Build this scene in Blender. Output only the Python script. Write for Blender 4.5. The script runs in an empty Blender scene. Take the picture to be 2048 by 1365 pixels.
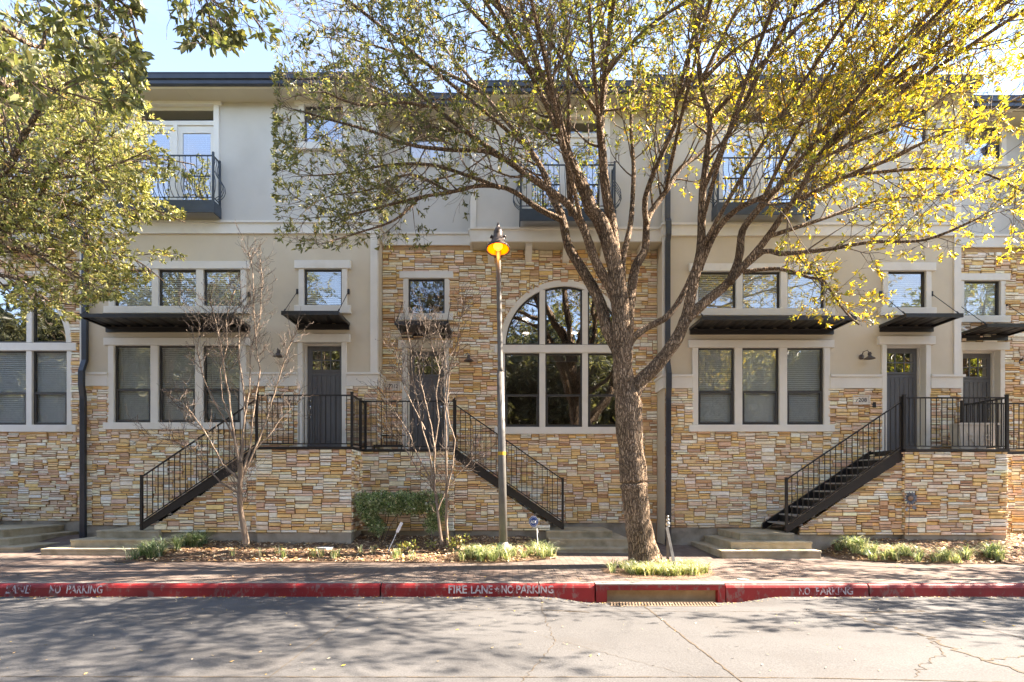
import bpy, math, random
import numpy as np
from mathutils import Vector, Matrix, Euler
R = math.radians
scene = bpy.context.scene
C = scene.collection

# ------------------------------------------------------------------ camera
F, VX, HY, EYE = 1126.0, 1012.0, 970.0, 1.33
cam_d = bpy.data.cameras.new('camera'); cam = bpy.data.objects.new('camera', cam_d); C.objects.link(cam)
cam.location = (0, 0, EYE); cam.rotation_euler = (R(90), 0, 0)
cam_d.sensor_width = 36; cam_d.lens = 36*F/2048
cam_d.shift_x = (1024-VX)/2048; cam_d.shift_y = (HY-682.5)/2048
cam_d.clip_start = 0.1; cam_d.clip_end = 2000
scene.camera = cam

# ------------------------------------------------------------------ light
SUN_EL, SUN_AZ = 41.0, 5.5            # azimuth: degrees from +X towards +Y (behind the facade)
sdir = Vector((math.cos(R(SUN_EL))*math.cos(R(SUN_AZ)), math.cos(R(SUN_EL))*math.sin(R(SUN_AZ)), math.sin(R(SUN_EL))))
sun_d = bpy.data.lights.new('sun', 'SUN'); sun = bpy.data.objects.new('sun', sun_d); C.objects.link(sun)
sun_d.energy = 5.0; sun_d.angle = R(0.42); sun_d.color = (1.0, 0.975, 0.95)
sun.rotation_euler = sdir.to_track_quat('Z', 'Y').to_euler(); sun.location = sdir*60
world = bpy.data.worlds.new('World'); scene.world = world; world.use_nodes = True
wn, wl = world.node_tree.nodes, world.node_tree.links
wn.clear()
wo = wn.new('ShaderNodeOutputWorld'); bg = wn.new('ShaderNodeBackground'); sky = wn.new('ShaderNodeTexSky')
sky.sky_type = 'NISHITA'; sky.sun_disc = False; sky.sun_elevation = R(SUN_EL); sky.sun_rotation = R(90-SUN_AZ)
sky.air_density = 0.75; sky.dust_density = 0.05; sky.ozone_density = 1.3
tc = wn.new('ShaderNodeTexCoord'); mp = wn.new('ShaderNodeMapping'); mp.inputs['Scale'].default_value = (1.6, 1.6, 5.0)
nz = wn.new('ShaderNodeTexNoise'); nz.inputs['Scale'].default_value = 1.7; nz.inputs['Detail'].default_value = 9; nz.inputs['Roughness'].default_value = 0.58
rp = wn.new('ShaderNodeValToRGB'); rp.color_ramp.elements[0].position = 0.54; rp.color_ramp.elements[1].position = 0.78
rp.color_ramp.elements[1].color = (0.75, 0.75, 0.75, 1)
mx = wn.new('ShaderNodeMix'); mx.data_type = 'RGBA'; mx.inputs['B'].default_value = (1.25, 1.32, 1.45, 1)
wl.new(tc.outputs['Generated'], mp.inputs['Vector']); wl.new(mp.outputs[0], nz.inputs['Vector']); wl.new(nz.outputs['Fac'], rp.inputs[0])
wl.new(rp.outputs[0], mx.inputs['Factor']); wl.new(sky.outputs[0], mx.inputs['A']); wl.new(mx.outputs['Result'], bg.inputs['Color'])
bg.inputs['Strength'].default_value = 0.125
wl.new(bg.outputs[0], wo.inputs[0])
scene.view_settings.view_transform = 'Standard'; scene.view_settings.look = 'None'
scene.view_settings.exposure = 2.8; scene.view_settings.gamma = 1
scene.view_settings.use_white_balance = True; scene.view_settings.white_balance_temperature = 8000; scene.view_settings.white_balance_tint = 14
scene.cycles.transparent_max_bounces = 16

# ------------------------------------------------------------------ helpers
def X(px, Y): return (px-VX)*Y/F
def Z(py, Y): return EYE+(HY-py)*Y/F
rng = random.Random(7)
def G(x, y):
    """height of the paved ground"""
    zw = 0.17 + (-0.02-0.17)*min(1, max(0, (x+9)/13.0))
    t = min(1, max(0, (y-8.25)/4.35))
    return -0.12 + (zw+0.12)*t*t

def tag(o, label=None, cat=None, group=None, kind=None):
    if label: o['label'] = label
    if cat: o['category'] = cat
    if group: o['group'] = group
    if kind: o['kind'] = kind
    return o
ORG = {}
def thing(name, loc, label, cat, group=None):
    o = bpy.data.objects.new(name, None); C.objects.link(o); o.location = loc; o.empty_display_size = .3
    ORG[o.name] = Vector(loc)
    return tag(o, label, cat, group)
def sub(name, parent):
    """an empty-free helper: origin shared with parent"""
    return ORG.get(parent.name, Vector((0, 0, 0))) if parent else Vector((0, 0, 0))

class MB:
    def __init__(s): s.v = []; s.f = []; s.c = []; s.col = None; s.usecol = False
    def setcol(s, c): s.col = c; s.usecol = True
    def face(s, idx):
        s.f.append(tuple(idx)); s.c.append(s.col or (1, 1, 1))
    def quad(s, a, b, c, d):
        n = len(s.v); s.v += [tuple(a), tuple(b), tuple(c), tuple(d)]; s.face((n, n+1, n+2, n+3))
    def tri(s, a, b, c):
        n = len(s.v); s.v += [tuple(a), tuple(b), tuple(c)]; s.face((n, n+1, n+2))
    def box(s, x0, x1, y0, y1, z0, z1):
        n = len(s.v)
        s.v += [(x0,y0,z0),(x1,y0,z0),(x1,y1,z0),(x0,y1,z0),(x0,y0,z1),(x1,y0,z1),(x1,y1,z1),(x0,y1,z1)]
        for q in ((0,3,2,1),(4,5,6,7),(0,1,5,4),(1,2,6,5),(2,3,7,6),(3,0,4,7)): s.face([n+i for i in q])
        return s
    def cbox(s, x0, x1, y0, y1, z0, z1, b=.006):
        """box with chamfered front (-Y) edges"""
        n = len(s.v)
        s.v += [(x0,y1,z0),(x1,y1,z0),(x1,y1,z1),(x0,y1,z1),(x0,y0+b,z0),(x1,y0+b,z0),(x1,y0+b,z1),(x0,y0+b,z1),
                (x0+b,y0,z0+b),(x1-b,y0,z0+b),(x1-b,y0,z1-b),(x0+b,y0,z1-b)]
        for q in ((0,1,5,4)[::-1],(1,2,6,5)[::-1],(2,3,7,6)[::-1],(3,0,4,7)[::-1],(4,5,9,8),(5,6,10,9),(6,7,11,10),(7,4,8,11),(8,9,10,11),(0,3,2,1)):
            s.face([n+i for i in q])
        return s
    def prism(s, pts, y0, y1, axis='y'):
        """polygon pts (a,b) extruded: axis y -> (x,z); axis x -> (y,z); axis z -> (x,y)"""
        n = len(s.v); k = len(pts)
        for t in (y0, y1):
            for a, b in pts:
                s.v.append((a, t, b) if axis == 'y' else ((t, a, b) if axis == 'x' else (a, b, t)))
        s.face([n+i for i in range(k)]); s.face([n+k+i for i in reversed(range(k))])
        for i in range(k):
            j = (i+1) % k; s.face((n+i, n+k+i, n+k+j, n+j))
        return s
    def tube(s, pts, rad, n=6, cap=True):
        pts = [Vector(p) for p in pts]
        if not hasattr(rad, '__len__'): rad = [rad]*len(pts)
        base = len(s.v); up = Vector((0.31, 0.17, 0.93)).normalized(); prev = None
        for i, p in enumerate(pts):
            if i == 0: d = pts[1]-pts[0]
            elif i == len(pts)-1: d = pts[-1]-pts[-2]
            else: d = pts[i+1]-pts[i-1]
            if d.length < 1e-9: d = Vector((0, 0, 1))
            d.normalize()
            if prev is None:
                u = d.cross(up)
                if u.length < .1: u = d.cross(Vector((1, 0, 0)))
            else: u = prev - d*prev.dot(d)
            u.normalize(); prev = u; w = d.cross(u)
            for k in range(n):
                a = 2*math.pi*k/n
                s.v.append(tuple(p+(u*math.cos(a)+w*math.sin(a))*rad[i]))
        for i in range(len(pts)-1):
            for k in range(n):
                k2 = (k+1) % n
                s.face((base+i*n+k, base+i*n+k2, base+(i+1)*n+k2, base+(i+1)*n+k))
        if cap:
            s.face([base+k for k in reversed(range(n))]); s.face([base+(len(pts)-1)*n+k for k in range(n)])
        return s
    def lathe(s, prof, cx, cy, n=24, z0=0):
        base = len(s.v)
        for r, z in prof:
            for k in range(n):
                a = 2*math.pi*k/n; s.v.append((cx+r*math.cos(a), cy+r*math.sin(a), z0+z))
        for i in range(len(prof)-1):
            for k in range(n):
                k2 = (k+1) % n; s.face((base+i*n+k, base+i*n+k2, base+(i+1)*n+k2, base+(i+1)*n+k))
        return s
    def build(s, name, mat, parent=None, smooth=False, org=None):
        if parent is not None: o0 = ORG.get(parent.name, Vector((0, 0, 0)))
        else: o0 = Vector(org) if org is not None else Vector((0, 0, 0))
        me = bpy.data.meshes.new(name)
        vv = [(a-o0.x, b-o0.y, c-o0.z) for a, b, c in s.v]
        me.from_pydata(vv, [], s.f)
        if smooth: me.polygons.foreach_set('use_smooth', [True]*len(me.polygons))
        if s.usecol:
            ca = me.color_attributes.new('Col', 'FLOAT_COLOR', 'CORNER')
            arr = []
            for f, c in zip(s.f, s.c): arr.extend([c[0], c[1], c[2], 1.0]*len(f))
            ca.data.foreach_set('color', arr)
        me.materials.append(mat); me.update()
        o = bpy.data.objects.new(name, me); C.objects.link(o)
        if parent is not None: o.parent = parent
        else: o.location = o0
        ORG[o.name] = o0
        return o

# ------------------------------------------------------------------ materials
def new_mat(name):
    m = bpy.data.materials.new(name); m.use_nodes = True
    n = m.node_tree.nodes; l = m.node_tree.links
    return m, n, l, n['Principled BSDF']
def mat(name, c1, c2=None, rough=.7, scale=4, detail=6, bump=0, bscale=40, metal=0, spec=.5, attr=False, stretch=None, bdist=.01, third=None, rand=False):
    m, n, l, b = new_mat(name)
    b.inputs['Roughness'].default_value = rough; b.inputs['Metallic'].default_value = metal
    b.inputs['Specular IOR Level'].default_value = spec
    tcn = n.new('ShaderNodeTexCoord'); vec = tcn.outputs['Object']
    if stretch:
        mpn = n.new('ShaderNodeMapping'); mpn.inputs['Scale'].default_value = stretch; l.new(vec, mpn.inputs[0]); vec = mpn.outputs[0]
    out = None
    if c2 is not None or attr:
        nn = n.new('ShaderNodeTexNoise'); nn.inputs['Scale'].default_value = scale; nn.inputs['Detail'].default_value = detail; nn.inputs['Roughness'].default_value = .65
        l.new(vec, nn.inputs['Vector'])
        r = n.new('ShaderNodeValToRGB'); r.color_ramp.elements[0].position = .32; r.color_ramp.elements[1].position = .68
        a, bb = (c1, c2) if not attr else ((.84, .81, .78), (1.08, 1.08, 1.08))
        r.color_ramp.elements[0].color = (*a, 1); r.color_ramp.elements[1].color = (*bb, 1)
        l.new(nn.outputs['Fac'], r.inputs[0]); out = r.outputs[0]
        if attr:
            at = n.new('ShaderNodeAttribute'); at.attribute_name = 'Col'
            mm = n.new('ShaderNodeMix'); mm.data_type = 'RGBA'; mm.blend_type = 'MULTIPLY'; mm.inputs['Factor'].default_value = 1
            l.new(at.outputs['Color'], mm.inputs['A']); l.new(out, mm.inputs['B']); out = mm.outputs['Result']
        if third:
            n3 = n.new('ShaderNodeTexNoise'); n3.inputs['Scale'].default_value = third[1]; n3.inputs['Detail'].default_value = 5
            if len(third) > 4:
                m4 = n.new('ShaderNodeMapping'); m4.inputs['Scale'].default_value = third[4]; l.new(tcn.outputs['Object'], m4.inputs[0]); l.new(m4.outputs[0], n3.inputs['Vector'])
            else: l.new(tcn.outputs['Object'], n3.inputs['Vector'])
            r3 = n.new('ShaderNodeValToRGB'); r3.color_ramp.elements[0].position = third[2]; r3.color_ramp.elements[1].position = third[3]
            l.new(n3.outputs['Fac'], r3.inputs[0])
            m3 = n.new('ShaderNodeMix'); m3.data_type = 'RGBA'; m3.inputs['B'].default_value = (*third[0], 1)
            l.new(r3.outputs[0], m3.inputs['Factor']); l.new(out, m3.inputs['A']); out = m3.outputs['Result']
        l.new(out, b.inputs['Base Color'])
    else:
        b.inputs['Base Color'].default_value = (*c1, 1)
    if bump:
        nb = n.new('ShaderNodeTexNoise'); nb.inputs['Scale'].default_value = bscale; nb.inputs['Detail'].default_value = 5
        l.new(vec, nb.inputs['Vector'])
        bu = n.new('ShaderNodeBump'); bu.inputs['Strength'].default_value = bump; bu.inputs['Distance'].default_value = bdist
        l.new(nb.outputs['Fac'], bu.inputs['Height']); l.new(bu.outputs[0], b.inputs['Normal'])
    return m

M = {}
M['stucco'] = mat('stucco', (.58, .50, .375), (.64, .56, .43), rough=.9, scale=.8, bump=.5, bscale=120, bdist=.004, third=((.52, .445, .34), 1.0, .52, .85))
M['stucco_skylit'] = mat('stucco_skylight_tint', (.56, .54, .49), (.61, .59, .54), rough=.9, scale=.8, bump=.5, bscale=120, bdist=.004, third=((.49, .47, .42), 1.0, .52, .85))  # same stucco; cooler colour paints in the skylight on the upper walls
M['trim'] = mat('cream_trim', (.68, .65, .58), (.76, .73, .66), rough=.75, scale=1.3, bump=.15, bscale=60, bdist=.003, third=((.50, .44, .34), 1.1, .58, .85))
M['soffit'] = mat('soffit_paint', (.52, .47, .35), (.56, .51, .39), rough=.8, scale=1)
M['roofmetal'] = mat('roof_metal', (.07, .08, .10), (.10, .11, .13), rough=.35, scale=2, metal=.4)
M['gutter'] = mat('gutter_metal', (.035, .040, .050), (.055, .062, .075), rough=.3, scale=2, metal=.3)
M['stone'] = mat('ledge_stone', (1, 1, 1), None, rough=.9, scale=9, bump=.9, bscale=28, bdist=.012, attr=True, stretch=(1, 1, 1.8))
M['mortar'] = mat('stone_mortar', (.42, .25, .12), (.52, .33, .17), rough=.95, scale=5)
M['concrete'] = mat('step_concrete', (.30, .245, .15), (.44, .38, .28), rough=.9, scale=3.5, bump=.5, bscale=60, bdist=.005, third=((.16, .14, .08), 2.6, .55, .8))
M['footing'] = mat('footing_concrete', (.27, .235, .18), (.40, .355, .29), rough=.95, scale=2.5, bump=.4, bscale=40, third=((.15, .13, .09), 3, .5, .8))
M['black'] = mat('black_metal', (.011, .010, .010), (.020, .018, .017), rough=.38, scale=6, bump=.1, bscale=80, bdist=.002)
M['blue_metal'] = mat('balcony_metal', (.028, .042, .06), (.04, .058, .08), rough=.35, scale=6)
M['sash'] = mat('bronze_sash', (.035, .033, .03), (.05, .047, .043), rough=.45, scale=8)
M['door'] = mat('grey_door_paint', (.10, .103, .108), (.135, .138, .142), rough=.5, scale=2, bump=.15, bscale=30, stretch=(6, 1, 1))
M['white'] = mat('white_paint', (.72, .71, .67), (.78, .77, .73), rough=.6, scale=3)
M['blind'] = mat('blind_slat', (.84, .87, .85), (.88, .90, .88), rough=.7, scale=3)
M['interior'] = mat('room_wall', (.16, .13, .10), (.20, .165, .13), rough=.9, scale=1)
M['chrome'] = mat('satin_nickel', (.55, .54, .5), rough=.25, metal=.9)
M['plaque'] = mat('cast_plaque', (.62, .56, .48), (.75, .69, .61), rough=.85, scale=14, bump=.3, bscale=50)
M['ink'] = mat('black_numeral', (.01, .01, .01), rough=.6)
M['tread'] = mat('steel_tread', (.22, .21, .19), (.32, .30, .27), rough=.6, scale=7)
M['lamp_metal'] = mat('lamp_bronze', (.06, .045, .04), (.13, .10, .085), rough=.4, scale=6)
M['pole'] = mat('pole_paint', (.115, .11, .10), (.16, .155, .145), rough=.45, scale=4, third=((.07, .06, .05), 5, .6, .8))
M['yellow'] = mat('yellow_tape', (.55, .33, .02), rough=.6)
M['mulch'] = mat('mulch_soil', (.09, .05, .03), (.24, .145, .088), rough=.95, scale=22, detail=9, bump=1, bscale=45, bdist=.03, third=((.30, .22, .15), 30, .58, .7))
M['litter'] = mat('dry_leaf', (1, 1, 1), rough=.8, scale=40, attr=True)
M['bark'] = mat('tree_bark', (.065, .046, .032), (.20, .148, .105), rough=.95, scale=9, detail=9, bump=1.0, bscale=15, bdist=.06, stretch=(2.2, 2.2, .45), third=((.27, .24, .20), 5, .62, .80))
def bark_mat():
    m, n, l, b = new_mat('furrowed_bark'); b.inputs['Roughness'].default_value = .95
    tcn = n.new('ShaderNodeTexCoord'); mpn = n.new('ShaderNodeMapping'); mpn.inputs['Scale'].default_value = (1, 1, .2); l.new(tcn.outputs['Object'], mpn.inputs[0])
    nd = n.new('ShaderNodeTexNoise'); nd.inputs['Scale'].default_value = 9; nd.inputs['Detail'].default_value = 4; l.new(tcn.outputs['Object'], nd.inputs['Vector'])
    mv = n.new('ShaderNodeMix'); mv.data_type = 'RGBA'; mv.blend_type = 'LINEAR_LIGHT'; mv.inputs['Factor'].default_value = .035; l.new(mpn.outputs[0], mv.inputs['A']); l.new(nd.outputs['Color'], mv.inputs['B'])
    v = n.new('ShaderNodeTexVoronoi'); v.feature = 'DISTANCE_TO_EDGE'; v.inputs['Scale'].default_value = 34; l.new(mv.outputs['Result'], v.inputs['Vector'])
    r = n.new('ShaderNodeValToRGB'); e = r.color_ramp.elements; e[0].position = .0; e[0].color = (.075, .048, .03, 1); e[1].position = .28; e[1].color = (.42, .31, .215, 1)
    k = e.new(.10); k.color = (.23, .16, .105, 1); l.new(v.outputs['Distance'], r.inputs[0])
    n2 = n.new('ShaderNodeTexNoise'); n2.inputs['Scale'].default_value = 2.2; n2.inputs['Detail'].default_value = 7; l.new(tcn.outputs['Object'], n2.inputs['Vector'])
    r2 = n.new('ShaderNodeValToRGB'); r2.color_ramp.elements[0].color = (.62, .58, .52, 1); r2.color_ramp.elements[1].color = (1.25, 1.2, 1.15, 1); r2.color_ramp.elements[0].position = .33; r2.color_ramp.elements[1].position = .67; l.new(n2.outputs['Fac'], r2.inputs[0])
    mm = n.new('ShaderNodeMix'); mm.data_type = 'RGBA'; mm.blend_type = 'MULTIPLY'; mm.inputs['Factor'].default_value = 1; l.new(r.outputs[0], mm.inputs['A']); l.new(r2.outputs[0], mm.inputs['B']); l.new(mm.outputs['Result'], b.inputs['Base Color'])
    mr = n.new('ShaderNodeMath'); mr.operation = 'MINIMUM'; mr.inputs[1].default_value = .25; l.new(v.outputs['Distance'], mr.inputs[0])
    bu = n.new('ShaderNodeBump'); bu.inputs['Strength'].default_value = 1; bu.inputs['Distance'].default_value = .12; l.new(mr.outputs[0], bu.inputs['Height']); l.new(bu.outputs[0], b.inputs['Normal'])
    return m
M['bark'] = bark_mat()
M['twig'] = mat('twig_bark', (.09, .062, .045), (.20, .15, .11), rough=.9, scale=12)
M['myrtle'] = mat('smooth_bark', (.17, .115, .08), (.29, .225, .165), rough=.7, scale=7, stretch=(2, 2, .6), bump=.3, bscale=20)
M['myrtle_twig'] = mat('myrtle_twig_bark', (.07, .05, .038), (.15, .115, .09), rough=.8, scale=9)
M['teal'] = mat('utility_paint', (.16, .30, .26), (.22, .36, .31), rough=.8, scale=12)
M['grey_iron'] = mat('weathered_iron', (.10, .10, .095), (.17, .165, .155), rough=.6, scale=15, metal=.3)
M['rust_iron'] = mat('drain_iron', (.12, .08, .05), (.24, .17, .11), rough=.85, scale=12)
M['dirt'] = mat('silt_concrete', (.34, .23, .12), (.50, .37, .22), rough=.95, scale=4)
M['blue_sign'] = mat('sign_blue', (.015, .06, .24), rough=.4)
M['sign_white'] = mat('sign_white', (.75, .75, .75), rough=.5)
M['planter'] = mat('planter_resin', (.50, .45, .38), (.60, .55, .47), rough=.8, scale=5)
M['rock'] = mat('flat_rock', (.28, .29, .29), (.46, .47, .47), rough=.9, scale=5, bump=.4)
M['dark'] = mat('painted_gap_shade', (.012, .010, .008), rough=1)  # near-black colour standing in for the shade below the drain grate
M['crackfill'] = mat('joint_dirt', (.05, .038, .025), (.12, .09, .06), rough=1, scale=25)
M['petal'] = mat('petal_metal', (.16, .19, .25), (.30, .34, .40), rough=.35, scale=14, metal=.5)
M['orange_petal'] = mat('ornament_rust', (.22, .12, .07), (.30, .2, .13), rough=.7, scale=20)

def leaf_mat(name, trans=.45):
    m, n, l, b = new_mat(name)
    at = n.new('ShaderNodeAttribute'); at.attribute_name = 'Col'
    b.inputs['Roughness'].default_value = .42; b.inputs['Specular IOR Level'].default_value = .6
    l.new(at.outputs['Color'], b.inputs['Base Color'])
    tr = n.new('ShaderNodeBsdfTranslucent'); g = n.new('ShaderNodeMix'); g.data_type = 'RGBA'; g.blend_type = 'MULTIPLY'
    g.inputs['Factor'].default_value = 1; g.inputs['B'].default_value = (1.5, 1.45, .8, 1)
    l.new(at.outputs['Color'], g.inputs['A']); l.new(g.outputs['Result'], tr.inputs['Color'])
    ms = n.new('ShaderNodeMixShader'); ms.inputs[0].default_value = trans
    l.new(b.outputs[0], ms.inputs[1]); l.new(tr.outputs[0], ms.inputs[2]); l.new(ms.outputs[0], n['Material Output'].inputs[0])
    return m
M['leaf'] = leaf_mat('tree_leaf'); M['blade'] = leaf_mat('grass_blade', .35); M['hedge'] = leaf_mat('hedge_leaf', .25)

def glass_mat(name, refl=.20, tint=(.94, .97, .97)):
    m, n, l, b = new_mat(name)
    n.remove(b)
    gl = n.new('ShaderNodeBsdfGlossy'); gl.inputs['Roughness'].default_value = .012; gl.inputs['Color'].default_value = (.95, .97, 1, 1)
    tp = n.new('ShaderNodeBsdfTransparent'); tp.inputs['Color'].default_value = (*tint, 1)
    lw = n.new('ShaderNodeLayerWeight'); lw.inputs['Blend'].default_value = .35
    ma = n.new('ShaderNodeMath'); ma.operation = 'MULTIPLY_ADD'; ma.inputs[1].default_value = .6; ma.inputs[2].default_value = refl; ma.use_clamp = True
    l.new(lw.outputs['Fresnel'], ma.inputs[0])
    # very slight waviness of real panes
    tcn = n.new('ShaderNodeTexCoord'); nb = n.new('ShaderNodeTexNoise'); nb.inputs['Scale'].default_value = 2.2; nb.inputs['Detail'].default_value = 1
    l.new(tcn.outputs['Object'], nb.inputs['Vector'])
    bu = n.new('ShaderNodeBump'); bu.inputs['Strength'].default_value = .12; bu.inputs['Distance'].default_value = .02
    l.new(nb.outputs['Fac'], bu.inputs['Height']); l.new(bu.outputs[0], gl.inputs['Normal'])
    ms = n.new('ShaderNodeMixShader'); l.new(ma.outputs[0], ms.inputs[0]); l.new(tp.outputs[0], ms.inputs[1]); l.new(gl.outputs[0], ms.inputs[2])
    l.new(ms.outputs[0], n['Material Output'].inputs[0])
    return m
M['glass'] = glass_mat('window_glass'); M['glass_sky'] = glass_mat('upper_window_glass', .45, (.6, .62, .66)); M['glass_dark'] = glass_mat('window_glass_dim', .36, (.5, .5, .5))

def emis(name, col, s):
    m, n, l, b = new_mat(name)
    b.inputs['Base Color'].default_value = (*col, 1); b.inputs['Emission Color'].default_value = (*col, 1); b.inputs['Emission Strength'].default_value = s
    return m
M['lamp_glow'] = emis('lamp_glow', (.9, .17, .006), .30); M['bulb'] = emis('lamp_bulb', (1, .42, .05), .5); M['downlight'] = emis('ceiling_downlight', (1, .97, .9), 4)

def brick_mat():
    m, n, l, b = new_mat('brick_pavers')
    b.inputs['Roughness'].default_value = .9
    tcn = n.new('ShaderNodeTexCoord'); mpn = n.new('ShaderNodeMapping'); mpn.inputs['Rotation'].default_value = (0, 0, R(90))
    l.new(tcn.outputs['Object'], mpn.inputs[0])
    nd = n.new('ShaderNodeTexNoise'); nd.inputs['Scale'].default_value = 1.3; l.new(tcn.outputs['Object'], nd.inputs['Vector'])
    mv = n.new('ShaderNodeMix'); mv.data_type = 'RGBA'; mv.blend_type = 'LINEAR_LIGHT'; mv.inputs['Factor'].default_value = .035
    l.new(mpn.outputs[0], mv.inputs['A']); l.new(nd.outputs['Color'], mv.inputs['B'])
    bt = n.new('ShaderNodeTexBrick'); bt.inputs['Scale'].default_value = 1; bt.inputs['Brick Width'].default_value = .205; bt.inputs['Row Height'].default_value = .102
    bt.inputs['Mortar Size'].default_value = .0045; bt.inputs['Mortar Smooth'].default_value = .3; bt.inputs['Bias'].default_value = 0
    bt.inputs['Color1'].default_value = (.105, .07, .055, 1); bt.inputs['Color2'].default_value = (.16, .12, .097, 1); bt.inputs['Mortar'].default_value = (.06, .045, .035, 1)
    l.new(mv.outputs['Result'], bt.inputs['Vector'])
    nn = n.new('ShaderNodeTexNoise'); nn.inputs['Scale'].default_value = .9; nn.inputs['Detail'].default_value = 8; l.new(tcn.outputs['Object'], nn.inputs['Vector'])
    r = n.new('ShaderNodeValToRGB'); r.color_ramp.elements[0].position = .42; r.color_ramp.elements[1].position = .66; r.color_ramp.elements[1].color = (.75, .75, .75, 1)
    l.new(nn.outputs['Fac'], r.inputs[0])
    mm = n.new('ShaderNodeMix'); mm.data_type = 'RGBA'; mm.inputs['B'].default_value = (.15, .135, .115, 1)
    l.new(r.outputs[0], mm.inputs['Factor']); l.new(bt.outputs['Color'], mm.inputs['A'])
    m2 = n.new('ShaderNodeMix'); m2.data_type = 'RGBA'; m2.blend_type = 'MULTIPLY'; m2.inputs['Factor'].default_value = .5
    l.new(mm.outputs['Result'], m2.inputs['A']); l.new(bt.outputs['Color'], m2.inputs['B'])
    n4 = n.new('ShaderNodeTexNoise'); n4.inputs['Scale'].default_value = 60; l.new(tcn.outputs['Object'], n4.inputs['Vector'])
    gm = n.new('ShaderNodeMix'); gm.data_type = 'RGBA'; gm.blend_type = 'MIX'; gm.inputs['Factor'].default_value = .55
    l.new(mm.outputs['Result'], gm.inputs['A']); l.new(bt.outputs['Color'], gm.inputs['B'])
    l.new(gm.outputs['Result'], b.inputs['Base Color'])
    bu = n.new('ShaderNodeBump'); bu.inputs['Strength'].default_value = .6; bu.inputs['Distance'].default_value = .006; bu.invert = True
    l.new(bt.outputs['Fac'], bu.inputs['Height']); l.new(bu.outputs[0], b.inputs['Normal'])
    return m
M['brick'] = brick_mat()

def road_mat():
    m, n, l, b = new_mat('road_concrete')
    b.inputs['Roughness'].default_value = .92
    tcn = n.new('ShaderNodeTexCoord')
    n1 = n.new('ShaderNodeTexNoise'); n1.inputs['Scale'].default_value = 1.1; n1.inputs['Detail'].default_value = 8; n1.inputs['Roughness'].default_value = .6
    n2 = n.new('ShaderNodeTexNoise'); n2.inputs['Scale'].default_value = 70; n2.inputs['Detail'].default_value = 4
    for q in (n1, n2): l.new(tcn.outputs['Object'], q.inputs['Vector'])
    r1 = n.new('ShaderNodeValToRGB'); r1.color_ramp.elements[0].position = .3; r1.color_ramp.elements[1].position = .7
    r1.color_ramp.elements[0].color = (.072, .071, .070, 1); r1.color_ramp.elements[1].color = (.096, .095, .0935, 1)
    r2 = n.new('ShaderNodeValToRGB'); r2.color_ramp.elements[0].position = .35; r2.color_ramp.elements[1].position = .65
    r2.color_ramp.elements[0].color = (.72, .71, .70, 1); r2.color_ramp.elements[1].color = (1.12, 1.12, 1.12, 1)
    l.new(n1.outputs['Fac'], r1.inputs[0]); l.new(n2.outputs['Fac'], r2.inputs[0])
    mm = n.new('ShaderNodeMix'); mm.data_type = 'RGBA'; mm.blend_type = 'MULTIPLY'; mm.inputs['Factor'].default_value = 1
    l.new(r1.outputs[0], mm.inputs['A']); l.new(r2.outputs[0], mm.inputs['B'])
    n3 = n.new('ShaderNodeTexNoise'); n3.inputs['Scale'].default_value = .5; n3.inputs['Detail'].default_value = 10; l.new(tcn.outputs['Object'], n3.inputs['Vector'])
    r3 = n.new('ShaderNodeValToRGB'); r3.color_ramp.elements[0].position = .56; r3.color_ramp.elements[1].position = .72; r3.color_ramp.elements[1].color = (.5, .5, .5, 1)
    l.new(n3.outputs['Fac'], r3.inputs[0])
    m3 = n.new('ShaderNodeMix'); m3.data_type = 'RGBA'; m3.inputs['B'].default_value = (.066, .057, .048, 1)
    l.new(r3.outputs[0], m3.inputs['Factor']); l.new(mm.outputs['Result'], m3.inputs['A'])
    l.new(m3.outputs['Result'], b.inputs['Base Color'])
    bu = n.new('ShaderNodeBump'); bu.inputs['Strength'].default_value = .5; bu.inputs['Distance'].default_value = .004
    l.new(n2.outputs['Fac'], bu.inputs['Height']); l.new(bu.outputs[0], b.inputs['Normal'])
    return m
M['road'] = road_mat()

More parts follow.
